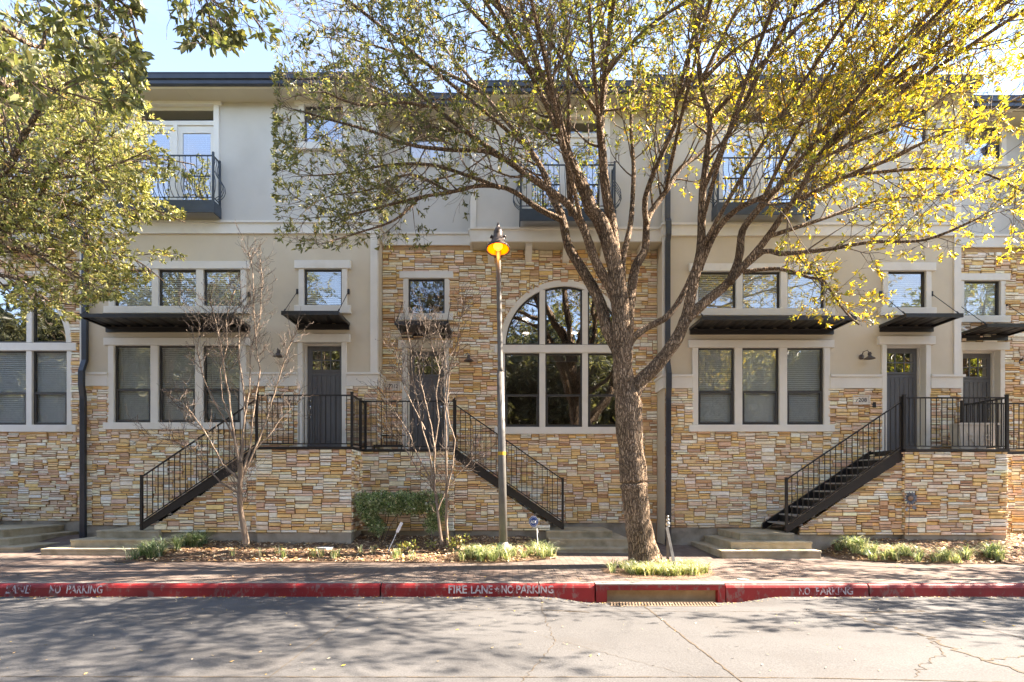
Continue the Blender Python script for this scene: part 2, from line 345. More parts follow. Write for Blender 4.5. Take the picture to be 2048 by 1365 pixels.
def paint_mat(name, paint, under, scale, lo, hi, rough=.55):
    """worn paint: noise-shaped chips show what is under it"""
    m, n, l, b = new_mat(name); b.inputs['Roughness'].default_value = rough
    tcn = n.new('ShaderNodeTexCoord')
    mpn = n.new('ShaderNodeMapping'); mpn.inputs['Scale'].default_value = (1, 1, .5); l.new(tcn.outputs['Object'], mpn.inputs[0])
    nn = n.new('ShaderNodeTexNoise'); nn.inputs['Scale'].default_value = scale; nn.inputs['Detail'].default_value = 8; nn.inputs['Roughness'].default_value = .7
    l.new(mpn.outputs[0], nn.inputs['Vector'])
    r = n.new('ShaderNodeValToRGB'); r.color_ramp.elements[0].position = lo; r.color_ramp.elements[1].position = hi
    r.color_ramp.elements[0].color = (*under, 1); r.color_ramp.elements[1].color = (*paint, 1)
    l.new(nn.outputs['Fac'], r.inputs[0])
    n2 = n.new('ShaderNodeTexNoise'); n2.inputs['Scale'].default_value = 1.1; n2.inputs['Detail'].default_value = 3; l.new(tcn.outputs['Object'], n2.inputs['Vector'])
    r2 = n.new('ShaderNodeValToRGB'); r2.color_ramp.elements[0].color = (.72, .72, .8, 1); r2.color_ramp.elements[1].color = (1.2, 1.15, 1.1, 1)
    r2.color_ramp.elements[0].position = .35; r2.color_ramp.elements[1].position = .65
    l.new(n2.outputs['Fac'], r2.inputs[0])
    mm = n.new('ShaderNodeMix'); mm.data_type = 'RGBA'; mm.blend_type = 'MULTIPLY'; mm.inputs['Factor'].default_value = 1
    l.new(r.outputs[0], mm.inputs['A']); l.new(r2.outputs[0], mm.inputs['B']); l.new(mm.outputs['Result'], b.inputs['Base Color'])
    bu = n.new('ShaderNodeBump'); bu.inputs['Strength'].default_value = .4; bu.inputs['Distance'].default_value = .006
    l.new(nn.outputs['Fac'], bu.inputs['Height']); l.new(bu.outputs[0], b.inputs['Normal'])
    return m
M['red'] = paint_mat('red_kerb_paint', (.30, .015, .015), (.25, .10, .085), 11, .40, .47)
M['white_worn'] = paint_mat('worn_white_stencil', (.66, .61, .59), (.30, .02, .02), 26, .40, .47)
M['white_very_worn'] = paint_mat('very_worn_white_stencil', (.62, .57, .57), (.30, .02, .025), 22, .44, .52)
M['curb_top'] = mat('kerb_concrete', (.17, .16, .14), (.24, .225, .20), rough=.9, scale=5, bump=.3)

# ------------------------------------------------------------------ ledge stone
PAL = [((.95,.82,.60),5.0),((.82,.55,.25),3.0),((.88,.64,.35),3.0),((.60,.36,.20),1.0),((.74,.50,.33),2.4),((.80,.60,.45),2.2),((.96,.90,.76),5.0),((.90,.63,.28),2.2),((.64,.44,.30),1.0),((.92,.78,.64),2.0)]
PC = [p[0] for p in PAL]; PW = [p[1] for p in PAL]
def stone_panel(mb, o, u, nrm, W, Hh, hole, seed, shift=(0, 0, 0)):
    """lay irregular ledge stones over a W x Hh panel from origin o, u = horizontal direction, nrm = outward normal"""
    rr = random.Random(seed); cu, ch = .036, .0255
    nc, nr = int(round(W/cu)), int(round(Hh/ch)); cu = W/nc; ch = Hh/nr
    o = Vector(o); u = Vector(u); nrm = Vector(nrm)
    free = [[not hole((c+.5)*cu, (r+.5)*ch) for c in range(nc)] for r in range(nr)]
    for r in range(nr):
        c = 0
        while c < nc:
            if not free[r][c]: c += 1; continue
            h = rr.choices((2, 3, 4), (6.5, 3.0, .6))[0]; w = int(rr.triangular(4, 13, 7))
            if h >= 4: w = rr.randint(5, 10)
            k = 0
            while k < w and c+k < nc and free[r][c+k]: k += 1
            rest = 0
            while c+k+rest < nc and rest < 3 and free[r][c+k+rest]: rest += 1
            if rest < 3: k += rest
            w = k
            hh = 1
            while hh < h and r+hh < nr and all(free[r+hh][c:c+w]): hh += 1
            if hh == h and r+hh < nr and r+hh+1 >= nr and all(free[r+hh][c:c+w]): hh += 1
            for a in range(hh):
                for b in range(w): free[r+a][c+b] = False
            g = .0048; a0, a1 = c*cu+g, (c+w)*cu-g; b0, b1 = r*ch+g, (r+hh)*ch-g
            d = rr.uniform(.012, .066); ch_ = min(.009, (b1-b0)*.2); ch2 = ch_*rr.uniform(.7, 1.6)
            col = rr.choices(PC, PW)[0]; k2 = rr.uniform(.86, 1.10)
            mb.setcol(tuple(min(.92, q*k2*rr.uniform(.96, 1.04)) for q in col))
            n = len(mb.v)
            j = lambda s=.003: rr.uniform(-s, s)
            def P(a, b, dd): return tuple(o+u*a+Vector((0, 0, b))+nrm*dd)
            tilt = rr.uniform(-.005, .005)
            mb.v += [P(a0, b0, 0), P(a1, b0, 0), P(a1, b1, 0), P(a0, b1, 0),
                     P(a0+j(), b0+j(), d*.6), P(a1+j(), b0+j(), d*.6), P(a1+j(), b1+j(), d*.6), P(a0+j(), b1+j(), d*.6),
                     P(a0+ch2, b0+ch_, d+tilt), P(a1-ch2, b0+ch_, d-tilt), P(a1-ch2, b1-ch_, d-tilt), P(a0+ch2, b1-ch_, d+tilt)]
            for q in ((4,5,9,8),(5,6,10,9),(6,7,11,10),(7,4,8,11),(8,9,10,11)): mb.face([n+i for i in q])
            mb.setcol((.50, .31, .16))
            for q in ((0,1,5,4),(1,2,6,5),(2,3,7,6),(3,0,4,7)): mb.face([n+i for i in q])
            c += w

def holes_fn(rects, x0, z0, extra=None):
    def f(a, b):
        x, z = a+x0, b+z0
        for r in rects:
            if r[0] < x < r[1] and r[2] < z < r[3]: return True
        return bool(extra and extra(x, z))
    return f
def wall_sheet(mb, x0, x1, z0, z1, rects, y, th, extra=None, grow=.0):
    rects = [(r[0]-grow, r[1]+grow, r[2]-grow, r[3]+grow) for r in rects]
    """wall with openings; edges of openings get reveals of depth th"""
    xs = sorted({x0, x1} | {v for r in rects for v in r[:2] if x0 < v < x1}); zs = sorted({z0, z1} | {v for r in rects for v in r[2:] if z0 < v < z1})
    if extra:
        ex, fn = extra
        n = 60
        xs = sorted(set(xs) | {ex[0]+(ex[1]-ex[0])*i/n for i in range(n+1)}); zs = sorted(set(zs) | {ex[2]+(ex[3]-ex[2])*i/(n//2) for i in range(n//2+1)})
    def solid(a, b):
        if a < x0 or a > x1 or b < z0 or b > z1: return True
        for r in rects:
            if r[0] < a < r[1] and r[2] < b < r[3]: return False
        return not (extra and extra[1](a, b))
    nx, nzz = len(xs)-1, len(zs)-1
    S = [[solid((xs[i]+xs[i+1])/2, (zs[j]+zs[j+1])/2) for i in range(nx)] for j in range(nzz)]
    for j in range(nzz):
        i = 0
        while i < nx:
            if not S[j][i]: i += 1; continue
            k = i
            while k+1 < nx and S[j][k+1]: k += 1
            mb.quad((xs[i], y, zs[j]), (xs[k+1], y, zs[j]), (xs[k+1], y, zs[j+1]), (xs[i], y, zs[j+1]))
            i = k+1
    for j in range(nzz):
        for i in range(nx):
            if S[j][i]: continue
            a, b, c, d = xs[i], xs[i+1], zs[j], zs[j+1]
            if i > 0 and S[j][i-1]: mb.quad((a, y, c), (a, y+th, c), (a, y+th, d), (a, y, d))
            if i < nx-1 and S[j][i+1]: mb.quad((b, y, c), (b, y, d), (b, y+th, d), (b, y+th, c))
            if j > 0 and S[j-1][i]: mb.quad((a, y, c), (b, y, c), (b, y+th, c), (a, y+th, c))
            if j < nzz-1 and S[j+1][i]: mb.quad((a, y, d), (a, y+th, d), (b, y+th, d), (b, y, d))

# ------------------------------------------------------------------ house components
def blinds(win, x0, x1, z0, z1, y, tilt=.55, gap=.046, name='blinds'):
    mb = MB(); z = z1-.02; w = .027
    mb.box(x0, x1, y-.02, y+.02, z1-.03, z1)
    while z > z0+.01:
        dz = w*math.sin(tilt); dy = w*math.cos(tilt)
        mb.quad((x0, y-dy, z-dz), (x1, y-dy, z-dz), (x1, y+dy, z+dz), (x0, y+dy, z+dz)); z -= gap
    mb.box(x0, x1, y-.018, y+.018, max(z, z0)-.012, max(z, z0)+.006)
    for t in (.18, .82):
        xx = x0+(x1-x0)*t; mb.box(xx-.002, xx+.002, y-.026, y-.023, max(z, z0), z1)
    return mb.build(name, M['blind'], win)
def window(house, panes, z0, z1, y, head=None, sill=None, cas=None, over=.085, split=None, bl='blinds', glass='glass', trimmat='trim', mull=None, bl_to=None, dots=False):
    """panes: (x0,x1) openings. trim frame is the part; sash, pane and blinds its sub-parts"""
    mb = MB(); xa, xb = panes[0][0], panes[-1][1]; yf = y-.045
    cas = cas or .125; head = head or .165; sill = sill or .155
    mb.cbox(xa-cas, xa, yf, y+.06, z0, z1); mb.cbox(xb, xb+cas, yf, y+.06, z0, z1)
    for (a, b), (c, d) in zip(panes[:-1], panes[1:]): mb.cbox(b, c, yf, y+.06, z0, z1)
    mb.cbox(xa-cas-over, xb+cas+over, yf-.025, y+.06, z1, z1+head); mb.cbox(xa-cas-over, xb+cas+over, yf-.04, y+.06, z0-sill, z0)
    w = mb.build('window', M[trimmat], house)
    for i, (a, b) in enumerate(panes):
        s = MB(); t = .034; ys = y+.015
        s.box(a, b, ys, ys+.05, z0, z0+t); s.box(a, b, ys, ys+.05, z1-t, z1); s.box(a, a+t, ys, ys+.05, z0+t, z1-t); s.box(b-t, b, ys, ys+.05, z0+t, z1-t)
        if split:
            s.box(a+t, b-t, ys-.012, ys+.05, split-.022, split+.022)
            s.box(a+t, a+t+.03, ys-.012, ys+.03, z0+t, split-.022); s.box(b-t-.03, b-t, ys-.012, ys+.03, z0+t, split-.022); s.box(a+t+.03, b-t-.03, ys-.012, ys+.03, z0+t, z0+t+.03)
        s.build('sash', M['sash'], w)
        g = MB(); g.quad((a+t, ys+.03, z0+t), (b-t, ys+.03, z0+t), (b-t, ys+.03, z1-t), (a+t, ys+.03, z1-t)); g.build('pane', M[glass], w)
        if bl == 'blinds': blinds(w, a+.02, b-.02, (bl_to if bl_to else z0+.02), z1-.02, y+.10, tilt=rng.uniform(.95, 1.15))
        elif bl == 'raised': blinds(w, a+.02, b-.02, z1-.16, z1-.02, y+.13, gap=.012)
    return w
def door(house, x0, x1, z0, z1, y, rec=.2, cas=.11, storm=False):
    """recessed entrance door with its casing"""
    mb = MB(); yf = y-.045
    mb.cbox(x0-cas, x0, yf, y+rec, z0, z1); mb.cbox(x1, x1+cas, yf, y+rec, z0, z1)
    mb.cbox(x0-cas-.085, x1+cas+.085, yf-.03, y+rec, z1, z1+.18)
    mb.box(x0, x0+.03, y+rec-.06, y+rec+.03, z0, z1-.03); mb.box(x1-.03, x1, y+rec-.06, y+rec+.03, z0, z1-.03); mb.box(x0, x1, y+rec-.06, y+rec+.03, z1-.03, z1)
    mb.build('door_frame', M['trim'], house)
    a, b = x0+.03, x1-.03; yd = y+rec
    d = MB(); w = b-a; H = z1-.03-z0; gx0, gx1 = a+w*.14, b-w*.10; gz0, gz1 = z0+H*.775, z0+H*.955
    wall_sheet(d, a, b, z0, z1-.03, [(gx0, gx1, gz0, gz1), (gx0, gx1, z0+H*.10, z0+H*.72)], yd, .02)
    npl = 6
    for i in range(npl):
        q0 = gx0+(gx1-gx0)*i/npl; q1 = gx0+(gx1-gx0)*(i+1)/npl
        d.cbox(q0+.003, q1-.003, yd+.010, yd+.03, z0+H*.10, z0+H*.72, .004)
    d.box(gx0, gx1, yd+.024, yd+.04, z0+H*.10, z0+H*.72)
    for i in (1, 2):
        xx = gx0+(gx1-gx0)*i/3; d.box(xx-.012, xx+.012, yd-.002, yd+.02, gz0, gz1)
    zz = (gz0+gz1)/2; d.box(gx0, gx1, yd-.004, yd+.018, zz-.012, zz+.012)
    d.box(gx0-.03, gx1+.03, yd-.022, yd+.0, gz0-.05, gz0-.012)
    do = d.build('door', M['door'], house)
    g = MB(); g.quad((gx0, yd+.012, gz0), (gx1, yd+.012, gz0), (gx1, yd+.012, gz1), (gx0, yd+.012, gz1)); g.build('door_pane', M['glass_dark'], do)
    return do
def door_handle(do, x, y, z):
    h = MB(); h.tube([(x, y-.005, z+.17), (x, y-.035, z+.17)], .026, 12); h.tube([(x, y-.03, z), (x, y-.06, z-.03), (x, y-.065, z-.12), (x, y-.03, z-.2)], [.012, .011, .011, .012], 8)
    h.cbox(x-.024, x+.024, y-.02, y, z-.03, z+.06, .004); h.cbox(x-.018, x+.018, y-.02, y, z-.23, z-.18, .004)
    h.build('handle', M['chrome'], do, smooth=True)
def awning(house, x0, x1, zb, yw, proj=.82, drop=.0, rods=None, split_rods=True):
    """flat corrugated metal canopy: zb = top of wall plate"""
    mb = MB(); yf = yw-proj
    mb.box(x0, x1, yw-.05, yw, zb-.15, zb-.035); mb.box(x0, x1, yw-.085, yw-.05, zb-.05, zb-.035)
    zf = zb-.02
    mb.box(x0-.01, x1+.01, yf-.035, yf, zf-.045, zf+.035)                       # front channel
    for a, b in ((x0-.01, x0+.025), (x1-.025, x1+.01)): mb.box(a, b, yf, yw, zf-.035, zf+.03)
    n = int((x1-x0)/.045); p = [x0+.025+(x1-x0-.05)*i/n for i in range(n+1)]
    prof = [0, 0, .022, .022, 0, 0, .006, 0]
    zz = [zf+.0+prof[i % 8] for i in range(n+1)]
    for i in range(n):
        mb.quad((p[i], yf, zz[i]), (p[i+1], yf, zz[i+1]), (p[i+1], yw-.002, zz[i+1]), (p[i], yw-.002, zz[i]))
        mb.quad((p[i], yf, zz[i]+.004), (p[i], yw-.002, zz[i]+.004), (p[i+1], yw-.002, zz[i+1]+.004), (p[i+1], yf, zz[i+1]+.004))
    aw = mb.build('awning', M['black'], house)
    for xx in (rods or (x0+.02, x1-.02)):
        r = MB(); zt = zb+.70
        r.tube([(xx, yf+.03, zf+.03), (xx, yw-.02, zt)], .008, 6); r.tube([(xx, yf+.03, zf+.03), (xx, yf+.11, zf+.11)], .016, 6)
        r.box(xx-.025, xx+.025, yw-.03, yw, zt-.05, zt+.06)
        r.build('rod', M['black'], aw)
    return aw
def french_door(house, xc, z_bot, z_top, y, w=1.745):
    x0, x1 = xc-w/2, xc+w/2
    mb = MB(); yf = y-.045; cas = .12
    mb.cbox(x0-cas, x0, yf, y+.1, z_bot, z_top); mb.cbox(x1, x1+cas, yf, y+.1, z_bot, z_top); mb.cbox(x0-cas-.065, x1+cas+.065, yf-.025, y+.1, z_top, z_top+.165)
    mb.box(x0, x1, y-.005, y+.1, z_top-.42, z_top-.33)
    m = (x0+x1)/2
    w_ = mb.build('window', M['white'], house)
    zt = z_top-.42
    for a, b in ((x0, m-.045), (m+.045, x1)):
        s = MB(); wall_sheet(s, a, b, z_bot, zt, [(a+.1, b-.1, z_bot+.13, zt-.16)], y+.03, .03); s.build('door_leaf', M['white'], w_)
        g = MB(); g.quad((a+.1, y+.05, z_bot+.13), (b-.1, y+.05, z_bot+.13), (b-.1, y+.05, zt-.16), (a+.1, y+.05, zt-.16)); g.build('pane', M['glass_sky'], w_)
        blinds(w_, a+.1, b-.1, z_bot+.14, zt-.17, y+.09, tilt=.7)
    mb = MB(); mb.box(m-.045, m+.045, y-.01, y+.06, z_bot, zt); mb.box(x0, x1, y+.0, y+.06, z_bot-.02, z_bot+.04); mb.build('mullion', M['white'], w_)
    g = MB(); g.quad((x0, y+.05, z_top-.33), (x1, y+.05, z_top-.33), (x1, y+.05, z_top-.08), (x0, y+.05, z_top-.08)); g.build('pane', M['glass'], w_)
    g = MB(); g.box(x0, x1, y+.02, y+.1, z_top-.08, z_top); g.build('transom_head', M['soffit'], w_)
    return (x0, x1, z_bot, z_top)
def belly(x, y, z0, z1, dx, dy, r=.008):
    """one bowed baluster; bows outward along (dx,dy)"""
    pts = []
    for t, b in ((0, 0), (.05, .07), (.12, .13), (.22, .165), (.34, .15), (.46, .09), (.58, .025), (.70, -.015), (.80, -.015), (.90, .005), (1, 0)):
        pts.append((x+dx*b, y+dy*b, z0+(z1-z0)*t))
    return pts, r
def balcony(house, xc, zb, yw, w=2.07, proj=.36):
    x0, x1 = xc-w/2, xc+w/2; yf = yw-proj
    mb = MB(); mb.box(x0-.02, x1+.02, yf-.02, yw-.05, zb-.03, zb+.0)
    mb.box(x0-.03, x1+.03, yf-.03, yf-.005, zb-.27, zb-.031); mb.box(x0-.03, x0-.005, yf-.004, yw-.06, zb-.27, zb-.031); mb.box(x1+.005, x1+.03, yf-.004, yw-.06, zb-.27, zb-.031)
    b = mb.build('balcony', M['blue_metal'], house)
    r = MB(); zt = zb+.97
    for a in (x0, x1): r.box(a-.02, a+.02, yf-.02, yf+.02, zb, zt+.08)
    for a in (x0, x1): r.box(a-.02, a+.02, yw-.1, yw-.06, zb-.0, zt+.05)
    r.box(x0+.02, x1-.02, yf-.012, yf+.012, zt-.01, zt+.015); r.box(x0+.02, x1-.02, yf-.01, yf+.01, zb+.06, zb+.075)
    for a in (x0, x1): r.box(a-.012, a+.012, yf+.02, yw-.1, zt-.01, zt+.015); r.box(a-.01, a+.01, yf+.02, yw-.1, zb+.06, zb+.075)
    r.build('railing_frame', M['blue_metal'], b)
    n = 17
    m = MB()
    for i in range(1, n):
        p, q = belly(x0+(x1-x0)*i/n, yf, zb+.07, zt, 0, -1); m.tube(p, q, 5)
    for a, s in ((x0, -1), (x1, 1)):
        for i in range(1, 4):
            p, q = belly(a, yf+(proj-.08)*i/4, zb+.07, zt, s, 0); m.tube(p, q, 5)
        p, q = belly(a, yf, zb+.07, zt, s*.7, -.7); m.tube(p, q, 5)
    m.build('baluster_panel', M['blue_metal'], b, smooth=True)
def wall_lamp(house, x, z, yw):
    mb = MB(); y = yw-.02
    mb.tube([(x-.05, yw, z+.03), (x-.05, yw-.03, z+.03)], .055, 14)
    mb.tube([(x-.05, yw-.03, z+.05), (x-.045, yw-.07, z+.13), (x, yw-.15, z+.15), (x+.03, yw-.18, z+.08)], .008, 8)
    mb.lathe([(.0, .07), (.03, .07), (.035, .04), (.045, .035), (.03, .0), (.045, -.02), (.11, -.065), (.115, -.08), (.1, -.078), (0, -.03)], x+.03, yw-.18, 18, z+.03)
    mb.build('wall_lamp', M['lamp_metal'], house, smooth=True)
def text_mesh(s, size, ext=.002, bold=.0):
    cu = bpy.data.curves.new('txt', 'FONT'); cu.body = s; cu.size = size; cu.extrude = ext; cu.offset = bold; cu.resolution_u = 3
    ob = bpy.data.objects.new('txt', cu); C.objects.link(ob); bpy.context.view_layer.update()
    me = bpy.data.meshes.new_from_object(ob.evaluated_get(bpy.context.evaluated_depsgraph_get()))
    bpy.data.objects.remove(ob); return me
def put_text(s, name, mt, parent, x, y, z, width, height, ext=.002, bold=0, skew=0, rot=0):
    """stand text facing -Y with its lower left corner at (x,y,z), fitted to width x height"""
    me = text_mesh(s, 1, .0, bold)
    n = len(me.vertices); co = np.empty(n*3, dtype=np.float32); me.vertices.foreach_get('co', co); co = co.reshape(-1, 3)
    mn, mxx = co.min(0), co.max(0); sx, sz = width/(mxx[0]-mn[0]), height/(mxx[1]-mn[1])
    o0 = ORG.get(parent.name, Vector((0, 0, 0))) if parent else Vector((0, 0, 0))
    out = np.zeros_like(co); a = (co[:, 0]-mn[0])*sx; b = (co[:, 1]-mn[1])*sz
    out[:, 0] = x+a+b*skew-o0.x; out[:, 1] = y-co[:, 2]-o0.y; out[:, 2] = z+b-o0.z
    me.vertices.foreach_set('co', out.ravel()); me.materials.clear(); me.materials.append(mt); me.name = name; me.update()
    o = bpy.data.objects.new(name, me); C.objects.link(o)
    if parent: o.parent = parent
    return o
def plaque(house, s, x0, x1, z0, z1, yw):
    mb = MB(); t = .022
    mb.box(x0, x1, yw-.035, yw+.02, z0, z1)
    for a in ((x0, x1, z0, z0+t), (x0, x1, z1-t, z1), (x0, x0+t, z0+t, z1-t), (x1-t, x1, z0+t, z1-t)): mb.cbox(a[0], a[1], yw-.06, yw-.034, a[2], a[3], .004)
    p = mb.build('number_plaque', M['plaque'], house)
    w, h = x1-x0, z1-z0
    put_text(s, 'numerals', M['ink'], p, x0+w*.17, yw-.038, z0+h*.28, w*.64, h*.42, bold=.012)

def railing(parent, pts, h=1.04, posts=(True, True), gap=.11, post_x=True, slope_gap=.0, base_lift=.06):
    """straight run of iron railing from pts[0] to pts[1] (base line)"""
    a, b = Vector(pts[0]), Vector(pts[1]); L = (b-a); n = max(2, int(round(Vector((L.x, L.y, 0)).length/gap)))
    mb = MB(); up = Vector((0, 0, 1))
    hr = .021
    side = Vector((-L.y, L.x, 0)).normalized()
    def bar(p, q, hw, hh):
        k = len(mb.v)
        for e in (p, q):
            for s1, s2 in ((-1, -1), (1, -1), (1, 1), (-1, 1)): mb.v.append(tuple(e+side*hw*s1+up*hh*s2))
        for f in ((0,1,2,3),(7,6,5,4),(0,4,5,1),(1,5,6,2),(2,6,7,3),(3,7,4,0)): mb.face([k+i for i in f])
    bar(a+up*h, b+up*h, .02, .014); bar(a+up*base_lift, b+up*base_lift, .012, .011)
    for i in range(1, n):
        p = a+L*i/n; mb.box(p.x-.0065, p.x+.0065, p.y-.0065, p.y+.0065, p.z+base_lift, p.z+h-.012)
    return mb
def post(parent, x, y, z0, z1, r=.024, name='post'):
    mb = MB(); mb.box(x-r, x+r, y-r, y+r, z0, z1); mb.box(x-r-.007, x+r+.007, y-r-.007, y+r+.007, z1, z1+.012)
    return mb.build(name, M['black'], parent)

def landing(house, x0, x1, yf, yw, zd, zbase, stair_side, gbase, seed, nris=10, run=.252, rail_right=True, stair_depth=None, zstep=.36, rail_left=False, post_out=0):
    """stone landing with deck, iron railings and a metal stair running along the facade"""
    zs = zd-.05
    mb = MB()
    inner = .03
    mb.setcol((.17, .12, .07)); mb.box(x0+inner, x1-inner, yf+inner, yw, zbase, zs-.01)
    stone_panel(mb, (x0, yf+inner, zbase), (1, 0, 0), (0, -1, 0), x1-x0, zs-zbase, lambda a, b: False, seed)
    stone_panel(mb, (x1-inner, yf+inner-.02, zbase), (0, 1, 0), (1, 0, 0), yw-yf-inner+.02, zs-zbase, lambda a, b: False, seed+1)
    stone_panel(mb, (x0+inner, yw, zbase), (0, -1, 0), (-1, 0, 0), yw-yf-inner+.02, zs-zbase, lambda a, b: False, seed+2)
    ld = mb.build('landing', M['stone'], house)
    mb = MB(); mb.box(x0+.02, x1-.02, yf+.02, yw-.05, gbase-.2, zbase+.0); mb.build('footing', M['footing'], ld)
    mb = MB(); mb.box(x0-.01, x1+.01, yf-.03, yw-.05, zs, zd); mb.build('deck', M['black'], ld)
    # railings
    rl = railing(None, ((x0, yf+.03, zd), (x1, yf+.03, zd))).build('railing', M['black'], house)
    zt = zd+1.04
    post(rl, x0, yf+.03, zd, zt+.055); post(rl, x1, yf+.03, zd, zt+.055)
    if rail_right:
        xr = x1
        r2 = railing(None, ((xr, yf+.03, zd), (xr, yw-.07, zd))).build('railing', M['black'], house)
        post(r2, xr, yw-.07, zd, zt+.02)
    if rail_left:
        r3 = railing(None, ((x0, yf+.03, zd), (x0, yw-.07, zd))).build('railing', M['black'], house)
    # stair
    sgn = -1 if stair_side == 'left' else 1
    xs = x0 if sgn < 0 else x1
    rise = (zd-zstep)/nris; y0, y1 = yf+.06, yw-.12
    st = MB()
    L = run*(nris-1)+.12
    for yy in (y0, y1-.03):
        top = [(xs, zd-.0), (xs+sgn*L, zd-L*rise/run)]
        P = [(xs, zd+.015), (xs+sgn*L, zd+.015-L*rise/run), (xs+sgn*L, max(zstep, zd-L*rise/run-.2)), (xs+sgn*(L-.03), zd-.22-L*rise/run+.0), (xs, zd-.235)]
        P = [(xs, zd+.015), (xs+sgn*L, zd+.015-L*rise/run), (xs+sgn*L, zstep+.0), (xs+sgn*(L-.05), zstep-.0), (xs, zd-.225)]
        st.prism(P, yy, yy+.03)
        st.prism([(xs, zd+.03), (xs+sgn*L, zd+.03-L*rise/run), (xs+sgn*L, zd+.016-L*rise/run), (xs, zd+.016)], yy-.012, yy+.042)
    stair = st.build('staircase', M['black'], house)
    tr = MB(); ri = MB()
    for i in range(1, nris):
        zt_ = zd-rise*i; xa = xs+sgn*run*(i-1); xb = xs+sgn*(run*i+.02)
        tr.box(min(xa, xb), max(xa, xb), y0+.03, y1-.03, zt_-.03, zt_)
        ri.box(min(xa, xa+sgn*.006), max(xa, xa+sgn*.006), y0+.03, y1-.03, zt_, zt_+rise-.03)
    tr.build('treads', M['tread'], stair); ri.build('risers', M['black'], stair)
    Lp = L-.03
    a = (xs+sgn*.02, y0+.015, zd+.03); b = (xs+sgn*Lp, y0+.015, zd+.03-Lp*rise/run)
    sr = railing(None, (a, b), h=.94, base_lift=.035).build('stair_railing', M['black'], house)
    post(sr, b[0], y0+.015, zstep, b[2]+.97); post(sr, xs+sgn*.02, y0+.015+.0, zd-.1, zd+1.06)
    # stone infill below the stair
    yi = yf+.10; slope = rise/run; zb2 = zbase; W = L-.30
    xl = xs-W if sgn < 0 else xs
    def hole(aa, bb):
        d = (xs-(xl+aa)) if sgn < 0 else (xl+aa-xs)
        return bb+zb2 > zd-.20-d*slope
    Hh = zs-zb2-.1
    mb = MB(); stone_panel(mb, (xl, yi, zb2), (1, 0, 0), (0, -1, 0), W, Hh, hole, seed+5)
    mb.setcol((.17, .12, .07)); mb.prism([(xs, zb2), (xs, zb2+Hh-.06), (xs+sgn*W, max(zb2+.02, zd-.24-W*slope)), (xs+sgn*W, zb2)], yi, yi+.06)
    infill = mb.build('stair_infill', M['stone'], house)
    mb = MB(); mb.box(min(xs, xs+sgn*(W+.2)), max(xs, xs+sgn*(W+.2)), yi+.01, yi+.12, gbase-.2, zb2); mb.build('footing', M['footing'], infill)
    return ld

def downspout(house, xw, z_top, z_bot, pts):
    mb = MB(); 
    for (y0, z0), (y1, z1) in zip(pts[:-1], pts[1:]):
        k = len(mb.v)
        for y, z in ((y0, z0), (y1, z1)):
            mb.v += [(xw-.055, y-.075, z), (xw+.055, y-.075, z), (xw+.055, y, z), (xw-.055, y, z)]
        for f in ((0,1,5,4),(1,2,6,5),(2,3,7,6),(3,0,4,7),(0,3,2,1),(4,5,6,7)): mb.face([k+i for i in f])
        zz = min(z0, z1)
    for f in (-.02, .02): mb.box(xw+f-.004, xw+f+.004, pts[-1][0]-.079, pts[-1][0]-.074, pts[-1][1]+.25, pts[-2][1]-.05)
    mb.box(xw-.065, xw+.065, pts[-1][0]-.088, pts[-1][0], pts[-1][1], pts[-1][1]+.28)
    return mb.build('downspout', M['gutter'], house)

PER = 13.04; YA, YB = 12.6, 13.24
XA0, XA1 = -9.49, X(752.5, YA)
def a(px): return X(px, YA)
def az(py): return Z(py, YA)
def b_(px): return X(px, YB)
def bz(py): return Z(py, YB)

def roof_slab(house, x0, x1, yf, zf, yback, zw, name='roof'):
    """gutter fascia, sloped soffit and low metal roof"""
    mb = MB(); r = .24
    mb.prism([(yf, zf+r), (yf+.0, zf+r+.0), (yback, zf+r+.5), (yback, zw+.02), (yf+.05, zf+.06)], x0+.01, x1-.01, 'x')
    rf = mb.build(name, M['roofmetal'], house)
    g = MB()
    g.prism([(yf-.12, zf+.22), (yf-.12, zf+.10), (yf-.085, zf+.085), (yf-.085, zf+.01), (yf, zf), (yf, zf+.22)], x0, x1, 'x')
    g.box(x0, x1, yf-.128, yf-.12, zf+.205, zf+.225)
    g.build('gutter', M['gutter'], rf)
    s = MB()
    s.prism([(yf, zf-.001), (yf+.02, zf-.03), (yf+.02+.0001, zf-.03), (yback-4, zw), (yback-4, zw+.03), (yf, zf+.04)], x0+.02, x1-.02, 'x')
    for k in range(int((x1-x0)/1.22)+1):
        xx = x0+.35+k*1.22
        if xx < x1-.1:
            d = .012
            s.prism([(yf+.05, zf-.034), (yf+.05, zf-.026), (yf+.9, zf-.026+(zw-zf+.03)*.85/(yback-4-yf)), (yf+.9, zf-.034+(zw-zf+.03)*.85/(yback-4-yf))], xx, xx+d, 'x')
    s.build('soffit', M['soffit'], rf)

